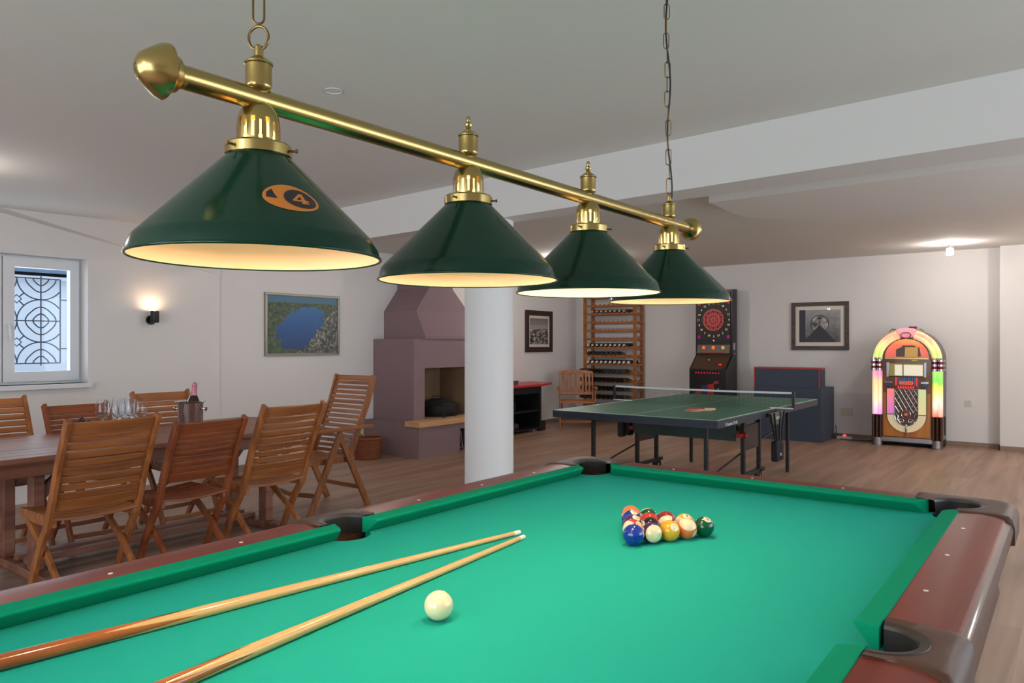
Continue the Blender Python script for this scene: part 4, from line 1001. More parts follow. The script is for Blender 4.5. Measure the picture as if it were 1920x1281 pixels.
MB().prism([(-.10, -.14), (.10, -.14), (.10, .14), (-.10, .14)], 0, .05).build('dish_body', STEEL, DP, bevel=.008)
MB().prism([(-.11, -.15), (.11, -.15), (.11, .15), (-.11, .15)], .05, .062).build('dish_rim', STEEL, DP, bevel=.004)
o = MB().lathe([(.001, 0), (.10, 0), (.105, .01), (.105, .13), (.10, .13), (.098, .02), (.001, .015)], 32).build('cooking_pot', mat('dark_pot', (70, 66, 66), .3, .7), None); o.location = (-5.12, 7.33, .335)
tag(o, 'dark steel cooking pot on the upper shelf of the black counter', 'pot')
o = MB().prism([(-.15, -.2), (.14, -.2), (.14, .17), (.05, .22), (-.15, .2)], 0, .09).prism([(-.1, -.16), (.1, -.16), (.08, .1), (-.1, .12)], .09, .15).build('folded_black_bag', mat('black_bag', (42, 40, 42), .6, bump=.8, bscale=20), None, bevel=.02); o.location = (-5.13, 7.25, .065)
tag(o, 'crumpled black bag on the bottom shelf of the counter', 'bag')
o = MB().prism([(-.04, -.07), (.03, -.07), (.045, .07), (-.04, .07)], 0, .15).build('black_crate', BLC, None, bevel=.01); o.location = (-5.0, 8.0, 0)
tag(o, 'small black box on the floor at the right end of the counter', 'box')

# ------------------------------------------------------------------ wine rack
RX0, RX1, RY0, RY1 = -5.19, -4.17, 9.55, 9.84
WR = thing('wine_rack', 'tall wooden wine rack against the back wall behind the armchair', 'wine rack', (-4.68, 9.7, 0))
def rb(): b = MB(); b.M = Matrix.Translation((4.68, -9.7, 0)); return b
for x in (RX0, RX1-.055):
    for y in (RY0, RY1-.03): rb().box(x, x+.055, y, y+.03, 0, 2.28).build('upright', RACKW, WR, bevel=.002)
zr = [.420+.1435*k for k in range(-2, 13)]
NB = 10; x_a, x_b = RX0+.075, RX1-.075; pitch = (x_b-x_a)/NB
for z in zr:
    b = rb()
    for y in (RY0-.012, RY1-.018):
        poly = [(x_a-.07, z-.02), (x_b+.07, z-.02), (x_b+.07, z+.022)]
        for k in range(NB-1, -1, -1):
            cx_ = x_a+(k+.5)*pitch
            poly += [(cx_+.030, z+.022), (cx_+.022, z+.010), (cx_, z+.004), (cx_-.022, z+.010), (cx_-.030, z+.022)]
        poly += [(x_a-.07, z+.022)]
        b.prism_axis(poly, y, y+.02, 'y')
    b.box(RX0+.01, RX0+.045, RY0, RY1, z-.015, z+.015); b.box(RX1-.045, RX1-.01, RY0, RY1, z-.015, z+.015)
    b.build('shelf', RACKW, WR, smooth=0)
BG = mat('dark_bottle_glass', (18, 22, 16), .12, coat=.5)
caps = {'w': mat('white_capsule', (232, 226, 214), .4), 'c': mat('copper_capsule', (176, 120, 82), .35, .3), 's': mat('silver_capsule', (214, 206, 196), .3, .4)}
protos = {}
def wine_bottle(kind, big=False):
    key = (kind, big)
    if key in protos: return protos[key].copy(), False
    b = MB(); R = .036
    b.lathe([(.001, .255), (R, .255), (R, .07), (.030, .045), (.016, .02), (.0145, .0)], 18, (0, 0, 0), 'y'); b.mi = 1
    cr = .0165 if not big else .022
    b.lathe([(.015, .0), (cr, -.01), (cr, -.045), (cr*.9, -.05), (.001, -.05)], 18, (0, 0, 0), 'y')
    o = b.build('wine_bottle', [BG, caps[kind]], None, smooth=50); protos[key] = o; return o, True
ordw = ['first', 'second', 'third', 'fourth', 'fifth', 'sixth', 'seventh', 'eighth', 'ninth', 'tenth']
rowinfo = [(11, range(1, 9), 's', False, 'top row of bottles in the rack'), (7, range(0, 9), 'w', False, 'pale-capped upper row of the rack'), (6, range(0, 7), None, False, 'row of seven bottles lying bottom outward'),
           (5, range(0, 10), 'w', True, 'row with large white caps'), (4, range(0, 10), 'c', False, 'row just below the white-capped row'), (3, range(0, 10), 'c', False, 'second row below the white-capped row'),
           (2, range(0, 10), 'c', False, 'third row below the white-capped row'), (1, range(0, 10), 'c', False, 'fourth row below the white-capped row')]
for ri, cols, kd, big, rl in rowinfo:
    z = .420+.1435*(ri-1)
    for j, k in enumerate(cols):
        o, first = wine_bottle(kd or 'c', big)
        if not first: COL.objects.link(o)
        if kd is None: o.location = (x_a+(k+.5)*pitch, RY0+.245, z+.004+.037); o.rotation_euler.z = PI
        else: o.location = (x_a+(k+.5)*pitch, RY0-.004, z+.004+.037)
        tag(o, 'dark wine bottle, %s from the left in the %s' % (ordw[j], rl), 'wine bottle', 'wine bottles in the '+rl)

# ------------------------------------------------------------------ table tennis
TT = thing('table_tennis_table', 'green folding table tennis table on black wheeled frame', 'table tennis table', (-1.31, 5.37, 0))
def tb(): b = MB(); b.M = Matrix.Translation((1.31, -5.37, 0)); return b
A0, A1, B0, B1 = -2.063, -.555, 4.0, 6.74
TTG = mat('table_tennis_green', (46, 120, 92), .38, spec=.3); TTB = mat('table_edge_navy', (36, 42, 58), .45); LINE = mat('white_line', (226, 232, 228), .5)
for y0, y1 in ((B0, 5.365), (5.375, B1)):
    h_ = tb().box(A0, A1, y0, y1, .755, .76).build('table_half', TTG, TT, smooth=0)
    tb().box(A0+.001, A1-.001, y0+.001, y1-.001, .697, .7545).build('edge_apron', TTB, h_, smooth=0)
    b = tb(); b.box(A0, A0+.02, y0, y1, .7601, .7606); b.box(A1-.02, A1, y0, y1, .7601, .7606)
    if y0 == B0: b.box(A0, A1, B0, B0+.02, .7601, .7606)
    else: b.box(A0, A1, B1-.02, B1, .7601, .7606)
    b.box(-1.3125, -1.3075, y0, y1, .7601, .7606); b.build('line_marking', LINE, h_, smooth=0)
BT = mat('black_tube', (20, 20, 22), .4)
for x in (A0+.20, A1-.24):
    for y in (4.36, 6.50):
        lg = tb().box(x-.016, x+.016, y-.016, y+.016, .02, .70).build('leg', BT, TT, bevel=.003)
        tb().cyl((x, y, 0), (x, y, .025), .018, 12).build('foot_cap', BT, lg)
for x in (A0+.20, A1-.24):
    fr = tb()
    for y in (5.20, 5.62): fr.box(x-.018, x+.018, y-.018, y+.018, .125, .70)
    fr.box(x-.018, x+.018, 5.0, 5.74, .125, .16)
    fo = fr.build('trolley_frame', BT, TT, bevel=.003)
    tb().box(x-.006, x+.006, 5.20, 5.62, .37, .60).build('side_plate', mat('brown_plate', (66, 54, 48), .5), fo)
    for y in (5.0, 5.70):
        wq = MB(); wq.M = Matrix.Translation((1.31, -5.37, 0)); wq.lathe([(.055, -.014), (.076, -.014), (.079, -.008), (.079, .008), (.076, .014), (.055, .014)], 28, (x-.035, y, .080), 'x', cap0=True, cap1=True)
        wo = wq.build('wheel', DARKRUB, fo)
        q = MB(); q.M = Matrix.Translation((1.31, -5.37, 0)); q.cyl((x-.055, y, .080), (x-.012, y, .080), .014, 12); q.build('wheel_hub', CHROME, wo)
    tb().tube([(x-.03, 4.36, .20), (x-.03, 5.2, .34)], .008, 8).build('brace_rod', BT, fo)
    tb().tube([(x-.03, 5.62, .40), (x-.03, 6.5, .50)], .008, 8).build('brace_rod', BT, fo)
    tb().cyl((x-.06, 4.36, .20), (x+.03, 4.36, .20), .013, 10).build('bolt', CHROME, fo)
    tb().cyl((x+.01, 5.15, .52), (x+.05, 5.15, .52), .026, 14).box(x-.01, x+.03, 5.05, 5.20, .505, .54).build('red_lever', mat('red_plastic', (150, 24, 30), .4), fo)
# tilted lower shelf board under the table between frames
tb().add([(A0+.22, 5.05, .69), (A1-.26, 5.05, .69), (A1-.26, 5.08, .47), (A0+.22, 5.08, .47), (A0+.22, 5.06, .69), (A1-.26, 5.06, .69), (A1-.26, 5.09, .47), (A0+.22, 5.09, .47)], [(0,1,2,3),(7,6,5,4),(0,4,5,1),(1,5,6,2),(2,6,7,3),(3,7,4,0)]).build('cross_panel', mat('dark_green_panel', (52, 72, 70), .35), TT, smooth=0)
# net
for x, x0, x1 in ((A0-.155, A0-.16, A0+.05), (A1+.155, A1-.05, A1+.16)):
    tb().box(x-.012, x+.012, 5.36, 5.385, .755, .915).build('net_post', BT, TT, bevel=.002)
    tb().box(x0, x1, 5.345, 5.395, .7602, .768).build('net_clamp', LINE, TT, bevel=.002)
b = tb(); n = 150; xa, xb = A0-.15, A1+.15
for k in range(n): x = xa+(xb-xa)*k/(n-1); b.box(x-.0007, x+.0007, 5.3715, 5.3725, .764, .90)
for k in range(12): z = .766+k*.0115; b.box(xa, xb, 5.3715, 5.3725, z-.0007, z+.0007)
net_ = b.build('net_mesh', mat('net_cord', (28, 34, 36), .7), TT, smooth=0)
tb().strip([(xa, 5.372, .903), (xa+.5, 5.372, .897), (xb-.5, 5.372, .897), (xb, 5.372, .903)], .004, .018, up=(0, 1, 0)).build('net_tape', mat('net_tape_white', (226, 230, 232), .7), net_)
GRY = mat('grey_bracket', (98, 96, 92), .5)
# bat holders on both sides
bh = tb().prism_axis([(5.10, .735), (5.48, .735), (5.42, .62), (5.16, .62)], A1+.020, A1+.034, 'x').build('bat_holder', GRY, TT, bevel=.002)
for y0, y1 in ((5.10, 5.22), (5.48, 5.36), (5.20, 5.26), (5.38, 5.32)): tb().tube([(A1+.04, y0, .73), (A1+.05, y1, .45)], .009, 8).build('holder_wire', BT, bh)
tb().box(A1+.01, A1+.07, 5.20, 5.28, .30, .48).box(A1+.01, A1+.07, 5.30, 5.38, .30, .46).build('ball_tube', DARKRUB, bh, bevel=.012)
tb().lathe([(.001, -.02), (.018, -.01), (.018, .01), (.001, .02)], 16, (A1+.06, 5.29, .36)).build('ball_clip', STEEL, bh)
bh2 = tb().box(A0+.08, A0+.24, 5.10, 5.30, .60, .69).build('bat_holder', mat('pale_grey_holder', (150, 158, 164), .4), TT, bevel=.01)
for y in (5.12, 5.28): tb().box(A0+.04, A0+.10, y-.04, y+.04, .42, .60).build('ball_tube', DARKRUB, bh2, bevel=.012)
def text_mesh(txt, size, name, m, parent, mw, ext=.0004):
    cu = bpy.data.curves.new('t', 'FONT'); cu.body = txt; cu.size = size; cu.extrude = ext; cu.align_x = 'CENTER'; cu.align_y = 'CENTER'
    to = bpy.data.objects.new('t', cu); COL.objects.link(to); bpy.context.view_layer.update()
    me = bpy.data.meshes.new_from_object(to.evaluated_get(bpy.context.evaluated_depsgraph_get())); bpy.data.objects.remove(to)
    me.transform(mw); me.materials.clear(); me.materials.append(m)
    o = bpy.data.objects.new(name, me); COL.objects.link(o); o.parent = parent; return o
TR = Matrix.Translation
RZ90 = Matrix.Rotation(PI/2, 4, 'Z') @ Matrix.Rotation(PI/2, 4, 'X')   # reads along +y, faces +x
off = Vector((1.31, -5.37, 0))
text_mesh('Sponeta', .055, 'brand_lettering', LINE, bh, TR(Vector((A1+.036, 5.31, .685))+off) @ RZ90)
text_mesh('O Sponeta  S1-42i', .035, 'brand_lettering', LINE, TT, TR(Vector((A1+.0012, 4.28, .716))+off) @ RZ90)
# bats
def bat(x, y, rz, z, label, col, tilt=0):
    t = thing('table_tennis_bat', label, 'bat', (x, y, z), rz, 'bats on the table tennis table'); t.rotation_euler.x = tilt
    MB().lathe([(.001, 0), (.075, 0), (.075, .006), (.001, .006)], 28).build('blade', mat('bat_wood'+str(col[0]), (222, 186, 150), .5), t)
    MB().lathe([(.001, .006), (.073, .006), (.073, .009), (.001, .009)], 28).build('rubber', mat('bat_rubber'+str(col[0]), col, .6), t)
    MB().strip([(.07, 0, .005), (.10, 0, .005), (.165, 0, .005)], .026, .018, up=(0, 1, 0)).build('handle', mat('bat_handle'+str(col[0]), (226, 190, 156), .5), t, bevel=.005)
bat(-1.045, 4.68, math.radians(38), .7606, 'table tennis bat with red rubber lying underneath on the green table', (180, 60, 44))
bat(-1.03, 4.70, math.radians(30), .7702, 'table tennis bat stacked on top with pale wooden handle', (196, 84, 60))

# ------------------------------------------------------------------ dart machine
DM = thing('dart_machine', 'tall black electronic dart machine with lit red target against the back wall', 'dart machine', (-2.845, 9.35, 0))
# local: x centre 0, front y=0, body depth .42
hwD = .30
DB = mat('dart_cabinet_black', (24, 21, 21), .35); DG = mat('dart_panel_brown', (62, 46, 36), .4, emit=(96, 66, 46), es=.12)
prof = [(0, 0), (0, .96), (.245, 1.17), (.245, 2.17), (.42, 2.19), (.42, 0)]
MB().prism_axis(prof, -hwD, hwD, 'x').build('cabinet', DB, DM, bevel=.006)
MB().box(-hwD+.035, hwD-.035, .233, .243, 1.33, 2.14).build('target_panel', mat('dart_face', (30, 26, 26), .5), DM, smooth=0)
MB().add([(-.27, -.004, .965), (.27, -.004, .965), (.27, .236, 1.172), (-.27, .236, 1.172), (-.27, .004, .958), (.27, .004, .958), (.27, .243, 1.165), (-.27, .243, 1.165)], [(0,1,2,3),(7,6,5,4),(0,4,5,1),(1,5,6,2),(2,6,7,3),(3,7,4,0)]).build('control_panel', DG, DM, smooth=0)
MB().prism_axis([(.20, 1.20), (.235, 1.335), (.245, 1.335), (.245, 1.19)], -.262, .262, 'x').build('display_panel', DG, DM, smooth=0)
RG = glow('dart_red_wire', (232, 112, 104), .62); RD = mat('dart_dark_segment', (70, 16, 14), .5); RR = mat('dart_red_segment', (124, 26, 24), .5, emit=(190, 36, 30), es=.06)
zc_ = 1.715; dy = .232
b = MB(); tg = b
def sector(b, r0, r1, a0, a1, y):
    n_ = 4; vs = [(r*math.cos(a0+(a1-a0)*i/n_), y, zc_+r*math.sin(a0+(a1-a0)*i/n_)) for r in (r0, r1) for i in range(n_+1)]
    b.add(vs, [(i, i+1, n_+2+i, n_+1+i) for i in range(n_)])
rad_ = [.018, .088, .102, .150, .168]
bd = MB(); bd.lathe([(.172, .0), (.172, .012), (.001, .012)], 48, (0, dy-.012, zc_), 'y'); dbo = bd.build('dartboard', RD, DM)
b = MB()
for k in range(20):
    a0 = 2*PI*k/20+PI/20; a1 = a0+2*PI/20
    for j in range(4):
        b.mi = (k+j) % 2; sector(b, rad_[j], rad_[j+1], a0, a1, dy-.0128)
b.mi = 1; b.disc((0, dy-.0128, zc_), .018, 'y'); b.build('segments', [RD, RR], dbo, smooth=0)
b = MB()
for r_ in rad_[1:]: b.tube([(r_*math.cos(2*PI*i/48), dy-.014, zc_+r_*math.sin(2*PI*i/48)) for i in range(48)], .0022, 5, closed=True)
for k in range(20): a = 2*PI*k/20+PI/20; b.tube([(.018*math.cos(a), dy-.014, zc_+.018*math.sin(a)), (.168*math.cos(a), dy-.014, zc_+.168*math.sin(a))], .0018, 5)
b.build('spider_wire', RG, dbo)
NUML = glow('dart_number_light', (255, 214, 150), .75)
order = [20, 1, 18, 4, 13, 6, 10, 15, 2, 17, 3, 19, 7, 16, 8, 11, 14, 9, 12, 5]
FX = Matrix.Rotation(PI/2, 4, 'X')
for k, nmb in enumerate(order):
    a = PI/2-2*PI*k/20; text_mesh(str(nmb), .042, 'number', NUML, DM, TR((.246*math.cos(a), dy-.001, zc_+.246*math.sin(a)*1.05)) @ FX)
b = MB(); b.disc((0, dy, zc_-.32), .010, 'y'); b.build('bullseye_lamp', NUML, DM)
for sx, zz, c in ((-1, 1.97, (220, 40, 60)), (1, 1.99, (220, 40, 70)), (-1, 1.45, (150, 30, 110)), (1, 1.45, (170, 30, 120))):
    MB().prism_axis([(sx*.235-.022, zz-.02), (sx*.235+.022, zz-.025), (sx*.235+.012, zz+.0), (sx*.235+.02, zz+.03), (sx*.235-.022, zz+.022)], dy-.003, dy, 'y').build('corner_light', glow('dart_corner%d%d' % (sx, int(zz*10)), c, .8), DM)
for x, c in ((-.155, (230, 110, 80)), (0, (240, 120, 50)), (.155, (190, 160, 90))): MB().lathe([(.001, -.012), (.026, -.006), (.028, .0)], 20, (x, .214, 1.285), 'y').build('player_lamp', glow('player%d' % int(x*100), c, .8), DM)
b = MB()
for k in range(14): b.box(-.16+k*.024, -.142+k*.024, .198, .204, 1.212, 1.226)
b.build('display_text', glow('dart_text_red', (160, 60, 54), .7), DM)
b = MB()
for k in range(9): b.lathe([(.001, -.004), (.010, -.002), (.011, 0)], 12, (-.19+k*.045, 0, .90), 'y')
b.build('indicator_lamps', glow('dart_indicators', (200, 24, 66), 1.0), DM)
MB().lathe([(.001, .02), (.022, .016), (.026, 0)], 20, (.17, .07, 1.022)).build('start_button', glow('dart_button', (235, 50, 30), 1.2), DM)
MB().lathe([(.001, .01), (.010, .008), (.010, -.01)], 16, (-.04, .15, 1.095)).build('dart_knob', CHROME, DM)
b = MB(); pl = [(-.22, .55)]+[(-.22+.32*(i/8), .55+.16*math.sin(PI/2*i/8)+.03) for i in range(9)]+[(.10, .55)]
b.prism_axis(pl, -.006, 0, 'y'); dd = b.build('door_art', mat('door_art_red', (176, 34, 34), .4), DM, smooth=0)
MB().box(-.10, .0, -.009, -.005, .55, .715).build('door_art_stripe', mat('door_art_blue', (34, 46, 96), .4), dd, smooth=0)
MB().box(.10, .17, -.008, 0, .74, .78).build('credit_display', mat('credit_red', (90, 24, 28), .4, emit=(120, 30, 34), es=.5), DM)
MB().lathe([(.001, -.015), (.012, -.012), (.012, 0)], 12, (.17, 0, .66), 'y').build('lock', CHROME, DM)
MB().box(hwD, hwD+.004, .26, .33, 1.25, 1.36).box(hwD, hwD+.003, .30, .345, 1.185, 1.20).build('side_sticker', mat('grey_sticker', (170, 168, 168), .5), DM)

# ------------------------------------------------------------------ blue cabinet
BC = thing('blue_counter_cabinet', 'dark blue two-tier counter cabinet with red trim left of the jukebox', 'cabinet', (-1.59, 9.1, 0))
NAVY = mat('navy_laminate', (56, 66, 84), .45, noise=.04); NAVYD = mat('navy_side', (52, 52, 58), .4)
MB().box(-.46, .46, 0, .66, .0, .735).build('lower_body', NAVY, BC, bevel=.003)
MB().box(-.46, .46, .002, .19, .735, 1.00).build('upper_box', NAVY, BC, bevel=.002)
RT = mat('red_trim', (168, 58, 52), .4)
MB().box(-.462, .462, -.003, .195, .995, 1.015).box(-.462, -.442, -.004, .0, .735, .995).box(.425, .445, -.004, .0, .735, .995).build('edge_trim', RT, BC)
# adaptor and cables on the floor
PS = thing('power_strip', 'small power adaptor with a glowing red switch on the floor by the cabinet', 'power strip', (-.98, 9.72, 0))
MB().box(-.10, .10, -.03, .03, 0, .04).build('strip_body', mat('strip_white', (200, 196, 192), .5), PS, bevel=.005)
MB().box(-.02, .02, -.02, .02, .04, .065).build('switch', mat('red_switch', (225, 70, 50), .4, emit=(240, 80, 60), es=1.2), PS, bevel=.004)
WC = mat('white_cable', (206, 202, 196), .5)
tag(MB().tube([(-.87, 9.72, .02), (-.83, 9.68, .006), (-.78, 9.73, .02), (-.75, 9.78, .006), (-.70, 9.70, .008), (-.66, 9.73, .03), (-.63, 9.80, .012), (-.585, 9.81, .05), (-.575, 9.83, .16), (-.565, 9.83, .25), (-.53, 9.78, .27)], .005, 8).build('power_cable', WC, None), 'white cable curling from the adaptor to the jukebox', 'cable')
tag(MB().tube([(-1.12, 9.80, .18), (-1.105, 9.79, .08), (-1.06, 9.74, .006), (-1.0, 9.66, .006), (-.92, 9.64, .006), (-.84, 9.655, .006), (-.76, 9.66, .006), (-.66, 9.68, .006), (-.6, 9.70, .006), (-.52, 9.75, .006)], .005, 8).build('power_cable', BLACK, None), 'black cable lying on the floor between cabinet and jukebox', 'cable')
# outlets
def outlet(x, z, wd, h_, label, col):
    t = thing('wall_socket', label, 'wall socket', (x, YB, z))
    MB().box(-wd/2, wd/2, -.010, 0, -h_/2, h_/2).build('cover_plate', mat('plate_%d' % int(x*100), col, .5), t, bevel=.003)
    return t
t = outlet(.501, .576, .085, .085, 'white wall socket right of the jukebox', (226, 222, 216)); MB().lathe([(.020, -.012), (.021, -.0105), (.026, -.010)], 20, (0, 0, 0), 'y').box(-.012, .012, -.012, -.0095, -.003, .003).build('socket_face', mat('socket_grey', (170, 165, 160), .5), t)
outlet(-.99, .374, .16, .11, 'cream blank cover plate between cabinet and jukebox', (206, 200, 180))

# ------------------------------------------------------------------ jukebox
JB = thing('jukebox', 'arched vintage jukebox with glowing coloured tubes against the back wall', 'jukebox', (-.145, 9.36, 0))
WALN = wood('jukebox_walnut', (92, 50, 26), (134, 80, 44), 'z', 14, .35, .3, .1); MAPL = wood('jukebox_orange_maple', (168, 98, 28), (198, 128, 50), 'z', 12, .35, .3, .1); DWAL = wood('jukebox_dark_walnut', (56, 30, 20), (84, 50, 34), 'z', 14, .35, .3, .1)
ZA = 1.13; RO, RI = .405, .285
def archpts(R, z0, n=28): return [(R, z0)]+[(R*math.cos(PI*i/n), ZA+R*math.sin(PI*i/n)) for i in range(n+1)]+[(-R, z0)]
MB().prism_axis(archpts(RO-.004, .10), .06, .43, 'y').build('cabinet', DWAL, JB, smooth=40)
MB().prism_axis(archpts(RI, .10), .015, .08, 'y').build('front_panel', WALN, JB, smooth=40)
MB().box(-.275, .275, .010, .016, .13, .70).build('lower_veneer', MAPL, JB, smooth=0)
def tube_mat(name, stops, es=.62, ax='Z', lo=.4, hi=1.0):
    m, n, l, b_ = nt(name); tc = n.new('ShaderNodeTexCoord'); sp = n.new('ShaderNodeSeparateXYZ'); l.new(tc.outputs['Object'], sp.inputs[0])
    t = n.new('ShaderNodeTexNoise'); t.inputs['Scale'].default_value = 5; mp = n.new('ShaderNodeMapping'); mp.inputs['Scale'].default_value = (3, 1, .8); l.new(tc.outputs['Object'], mp.inputs['Vector']); l.new(mp.outputs['Vector'], t.inputs['Vector'])
    v = mathn(n, l, 'DIVIDE', mathn(n, l, 'SUBTRACT', sp.outputs[ax], lo), hi-lo); v = mathn(n, l, 'ADD', v, mathn(n, l, 'MULTIPLY', mathn(n, l, 'SUBTRACT', t.outputs['Fac'], .5), .45))
    c = ramp(n, l, v, stops); l.new(c, b_.inputs['Base Color']); l.new(c, b_.inputs['Emission Color']); b_.inputs['Emission Strength'].default_value = es; b_.inputs['Roughness'].default_value = .3; return m
TL = tube_mat('tube_left', [(0, (236, 150, 226)), (.35, (252, 226, 190)), (.7, (254, 206, 150)), (1, (238, 140, 190))])
TRr = tube_mat('tube_right', [(0, (240, 130, 110)), (.3, (254, 236, 214)), (.6, (246, 226, 110)), (.8, (130, 222, 96)), (1, (170, 226, 120))])
TA = tube_mat('tube_arch', [(0, (246, 196, 120)), (.25, (200, 232, 130)), (.5, (250, 226, 160)), (.75, (250, 180, 150)), (1, (252, 216, 150))], .55, 'Z', 1.1, 1.55)
def half_col(x0, x1, z0, z1, y, bulge, lobes=2, n=6):
    pts = []
    for k in range(lobes):
        a, c = x0+(x1-x0)*k/lobes, x0+(x1-x0)*(k+1)/lobes
        for i in range(n+1): th = PI*i/n; pts.append(((a+c)/2-(c-a)/2*math.cos(th), y-bulge*math.sin(th)))
    pts += [(x1, y+.03), (x0, y+.03)]; return MB().prism(pts, z0, z1)
half_col(-.410, -.292, .41, .99, .03, .05).build('light_tube', TL, JB, smooth=60)
half_col(.292, .410, .41, .99, .03, .05).build('light_tube', TRr, JB, smooth=60)
half_col(-.415, -.285, .10, .41, .03, .045, 3).build('pilaster_base', DWAL, JB, smooth=50); half_col(.285, .415, .10, .41, .03, .045, 3).build('pilaster_base', DWAL, JB, smooth=50)
# arch tubes
b = MB()
for k in range(2):
    r_ = RI+.005+(k+.5)*.058
    for a0, a1 in ((.0, 1.30), (PI-1.30, PI)):
        b.tube([(r_*math.cos(a0+(a1-a0)*i/16), .03, ZA+r_*math.sin(a0+(a1-a0)*i/16)) for i in range(17)], .031, 12)
b.build('arch_tube', TA, JB, smooth=60)
b = MB(); b.prism_axis([(-.125, 1.515), (-.08, 1.545), (0, 1.552), (.08, 1.545), (.125, 1.515), (.07, 1.43), (0, 1.415), (-.07, 1.43)], -.02, .05, 'y').build('crown_plate', tube_mat('crown_pink', [(0, (240, 120, 130)), (1, (246, 170, 180))], .4, 'Z', 1.4, 1.55), JB, bevel=.008)
b = MB(); b.tube([(-.05, -.02, 1.435), (-.06, -.03, 1.46), (-.04, -.03, 1.485), (0, -.03, 1.49), (.04, -.03, 1.485), (.06, -.03, 1.46), (.05, -.02, 1.435), (0, -.03, 1.42)], .008, 8, closed=True)
for sx in (-1, 1): b.tube([(sx*.20, .02, 1.505), (sx*.16, .0, 1.535), (sx*.12, -.01, 1.53)], .010, 8)
b.build('crown_ornament', CHROME, JB)
MB().box(.02, .11, .05, .12, 1.535, 1.57).build('top_cap', mat('cap_red', (110, 20, 30), .4), JB, bevel=.004)
b = MB()
for r_ in (RI-.004, RO): b.tube([(r_*math.cos(PI*i/32), .012 if r_ < .3 else .03, ZA+r_*math.sin(PI*i/32)) for i in range(33)], .006, 6)
b.build('arch_trim', DWAL, JB)
for sx in (-1, 1):
    b = MB()
    x0, x1 = sorted((sx*.285, sx*.425))
    for k, z in enumerate((1.115, 1.055, .995)):
        b.mi = 0; b.M = Matrix.Identity(4); q = half_col(x0-.004, x1+.004, z, z+.026, .03, .058); b.add(q.v, q.f)
        if k < 2: b.mi = 1; q = half_col(x0, x1, z-.034, z, .03, .052); b.add(q.v, q.f)
    b.mi = 0
    for dx in (-.04, .0, .04): b.sphere(((x0+x1)/2+dx, -.01, 1.150), .019, 12, 8)
    b.build('side_band', [CHROME, mat('band_red', (132, 14, 34), .3)], JB, smooth=50)
# selector window
fan = [(.255*math.cos(PI*i/24), 1.165+.245*math.sin(PI*i/24)) for i in range(25)]
wn = MB().prism_axis(fan, .008, .014, 'y').build('arch_window', tube_mat('window_coral', [(0, (206, 92, 84)), (.6, (236, 110, 70)), (1, (250, 170, 90))], .5, 'Z', 1.16, 1.42), JB, smooth=0)
MB().prism_axis([(-.12, 1.175), (-.12, 1.27), (-.06, 1.30), (-.04, 1.325), (.09, 1.325), (.12, 1.30), (.15, 1.30), (.17, 1.18)], .003, .008, 'y').build('record_mechanism', mat('mechanism_grey', (96, 84, 84), .5), wn, smooth=0)
MB().prism_axis([(-.02, 1.175), (.13, 1.175), (.135, 1.30), (-.015, 1.30)], .0, .003, 'y').build('song_card', mat('gold_card', (206, 166, 92), .5, emit=(206, 166, 92), es=.15), wn, smooth=0)
MB().box(-.255, .255, .004, .012, 1.145, 1.163).build('window_sill_bar', BRASS, JB)
MB().box(.06, .13, .006, .012, 1.120, 1.135).build('yellow_label', mat('yellow_label', (220, 200, 50), .5), JB)
for x in (-.2175, .2175): MB().box(x-.0175, x+.0175, -.015, .012, .905, 1.105).build('title_case_post', STEEL, JB, bevel=.006)
b = MB(); b.mi = 0; b.box(-.20, .20, -.002, .012, .915, 1.085); b.mi = 1; b.box(-.135, -.045, -.004, -.002, .93, 1.07); b.mi = 2; b.box(-.2, .2, -.006, -.002, .912, .922); b.box(-.040, -.034, -.005, -.002, .92, 1.08); b.mi = 1; b.box(-.03, .19, -.004, -.002, .93, 1.07)
b.build('title_board', [mat('title_olive', (150, 140, 70), .5, emit=(150, 140, 80), es=.2), mat('title_paper', (230, 226, 206), .5, emit=(240, 232, 206), es=.35), BLACK], JB, smooth=0)
b = MB()
for k in range(11): b.mi = 1 if k in (0, 10) else 0; b.box(-.130+k*.0240, -.113+k*.0240, -.005, .012, .80, .905)
b.mi = 1
for k in range(7): b.box(-.10+k*.029, -.083+k*.029, -.012, .012, .758, .795)
b.build('selector_keys', [mat('key_blue', (92, 104, 150), .25, .3), glow('key_red_lit', (232, 70, 66), .9)], JB, bevel=.002)
o = MB().prism_axis([(-.085, .835), (-.075, .855), (.075, .855), (.085, .835), (.075, .812), (-.075, .812)], -.010, -.004, 'y').build('badge', mat('badge_orange', (236, 108, 66), .4, emit=(236, 108, 66), es=.3), JB, bevel=.002)
text_mesh('WURLITZER', .026, 'badge_lettering', INK, o, TR((0, -.0105, .834)) @ FX)
for sx in (-1, 1):
    b = MB(); x = sx*.21; b.mi = 0; b.box(x-.045, x+.045, -.012, .012, .825, .855); b.mi = 1; b.box(x-.038, x+.038, -.016, .012, .785, .825); b.build('coin_unit', [CHROME, mat('coin_unit_blue%d' % sx, (52, 66, 92), .3)], JB, bevel=.004)
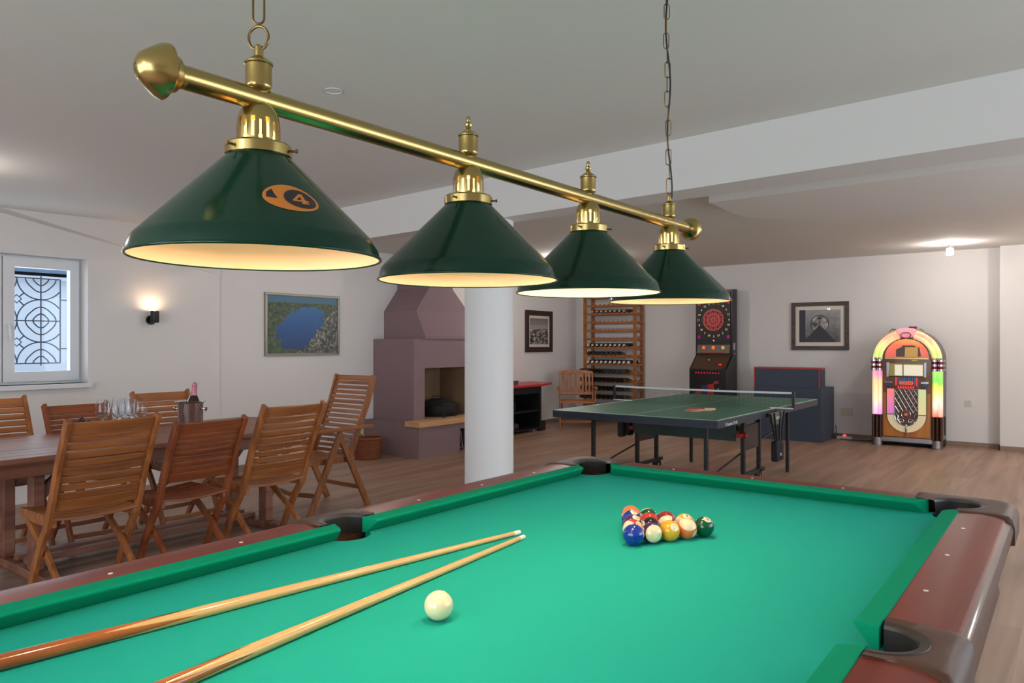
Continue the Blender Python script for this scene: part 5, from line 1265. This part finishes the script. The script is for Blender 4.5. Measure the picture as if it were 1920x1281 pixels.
# U-shaped lower panel
def upts(R, zt, zc2, n=20): return [(R, zt)]+[(R*math.cos(-PI*i/n), zc2+R*math.sin(-PI*i/n)*1.0) for i in range(n+1)]+[(-R, zt)]
MB().prism_axis(upts(.235, .762, .425), .004, .014, 'y').build('u_frame', DWAL, JB, smooth=0)
MB().prism_axis(upts(.227, .415, .415), -.004, .006, 'y').build('u_cream_arc', mat('cream_plastic', (232, 216, 176), .35, emit=(232, 216, 176), es=.18), JB, bevel=.004)
MB().box(-.227, -.135, -.004, .006, .425, .755).build('pink_panel', tube_mat('pink_lit', [(0, (206, 120, 196)), (1, (246, 130, 116))], .5, 'Z', .42, .76), JB, smooth=0)
MB().box(.135, .227, -.004, .006, .425, .755).build('pale_green_panel', tube_mat('green_lit', [(0, (226, 214, 160)), (1, (206, 222, 160))], .35, 'Z', .42, .76), JB, smooth=0)
MB().prism_axis(upts(.140, .755, .415), -.008, .0, 'y').build('grille_cloth', mat('grille_back', (92, 72, 64), .6, noise=.5, nscale=30), JB, smooth=0)
b = MB()
inU = lambda x, z: abs(x) < .134 and z < .75 and (z > .415 or math.hypot(x, z-.415) < .134)
for k in range(-8, 12):
    for sg in (-1, 1):
        seg = []
        for i in range(40):
            z = .745-.47*i/39; x = sg*((z-.5)*.55)+k*.056*1.0
            if inU(x, z) and z > .44: seg.append((x, -.012, z))
            else:
                if len(seg) > 1: b.tube(seg, .0042, 5)
                seg = []
        if len(seg) > 1: b.tube(seg, .0042, 5)
b.tube([(p[0]*.98, -.012, p[1]) for p in upts(.138, .752, .415)], .006, 6, closed=True)
for sx in (-1, 1):
    b.tube([(sx*(.05+.035*math.cos(a)*(1-a/9)), -.014, .335+.035*math.sin(a)*(1-a/9)) for a in [i*.5 for i in range(14)]], .006, 6)
    b.tube([(sx*.12, -.012, .44), (sx*.09, -.016, .40), (sx*.10, -.016, .36), (sx*.06, -.016, .30)], .005, 6)
b.build('chrome_grille', CHROME, JB)
o = MB().lathe([(.001, -.024), (.045, -.022), (.048, -.010)], 28, (0, 0, .425), 'y').build('medallion', mat('medallion_red', (128, 22, 26), .3), JB)
MB().tube([(.053*math.cos(2*PI*i/32), -.018, .425+.053*math.sin(2*PI*i/32)) for i in range(32)], .006, 8, closed=True).build('medallion_ring', CHROME, o)
b = MB(); st = []
for i in range(16): r_ = .036 if i % 2 == 0 else .012; st.append((r_*math.cos(PI*i/8), .425+r_*math.sin(PI*i/8)))
b.prism_axis(st, -.027, -.023, 'y'); b.build('medallion_star', mat('star_gold', (214, 150, 90), .4), o, smooth=0)
MB().lathe([(.001, .30), (.014, .295), (.017, .28), (.010, .265), (.016, .25), (.016, .235), (.012, .225), (.014, .20), (.008, .15), (.001, .14)], 20, (0, -.012, 0)).build('chrome_drop', CHROME, JB)
MB().box(-.30, .30, .0, .03, .060, .115).build('kick_rail', STEEL, JB)
MB().box(-.40, .40, .07, .42, .03, .10).build('plinth', BLACK_M, JB)
for x in (-.345, .345):
    MB().lathe([(.060, 0), (.066, .005), (.066, .105), (.001, .105)], 28, (x, .045, 0), cap0=True).build('foot', STEEL, JB)
    MB().box(x-.05, x+.05, .34, .42, 0, .05).build('foot', BLACK_M, JB)
MB().box(.400, .4045, .22, .34, .16, .40).build('side_vent', BLACK_M, JB)
for sx in (1,): 
    b = MB(); 
    for z in (1.115, 1.055, .995): b.box(.398, .412, .06, .43, z, z+.02)
    b.build('side_band_return', STEEL, JB)
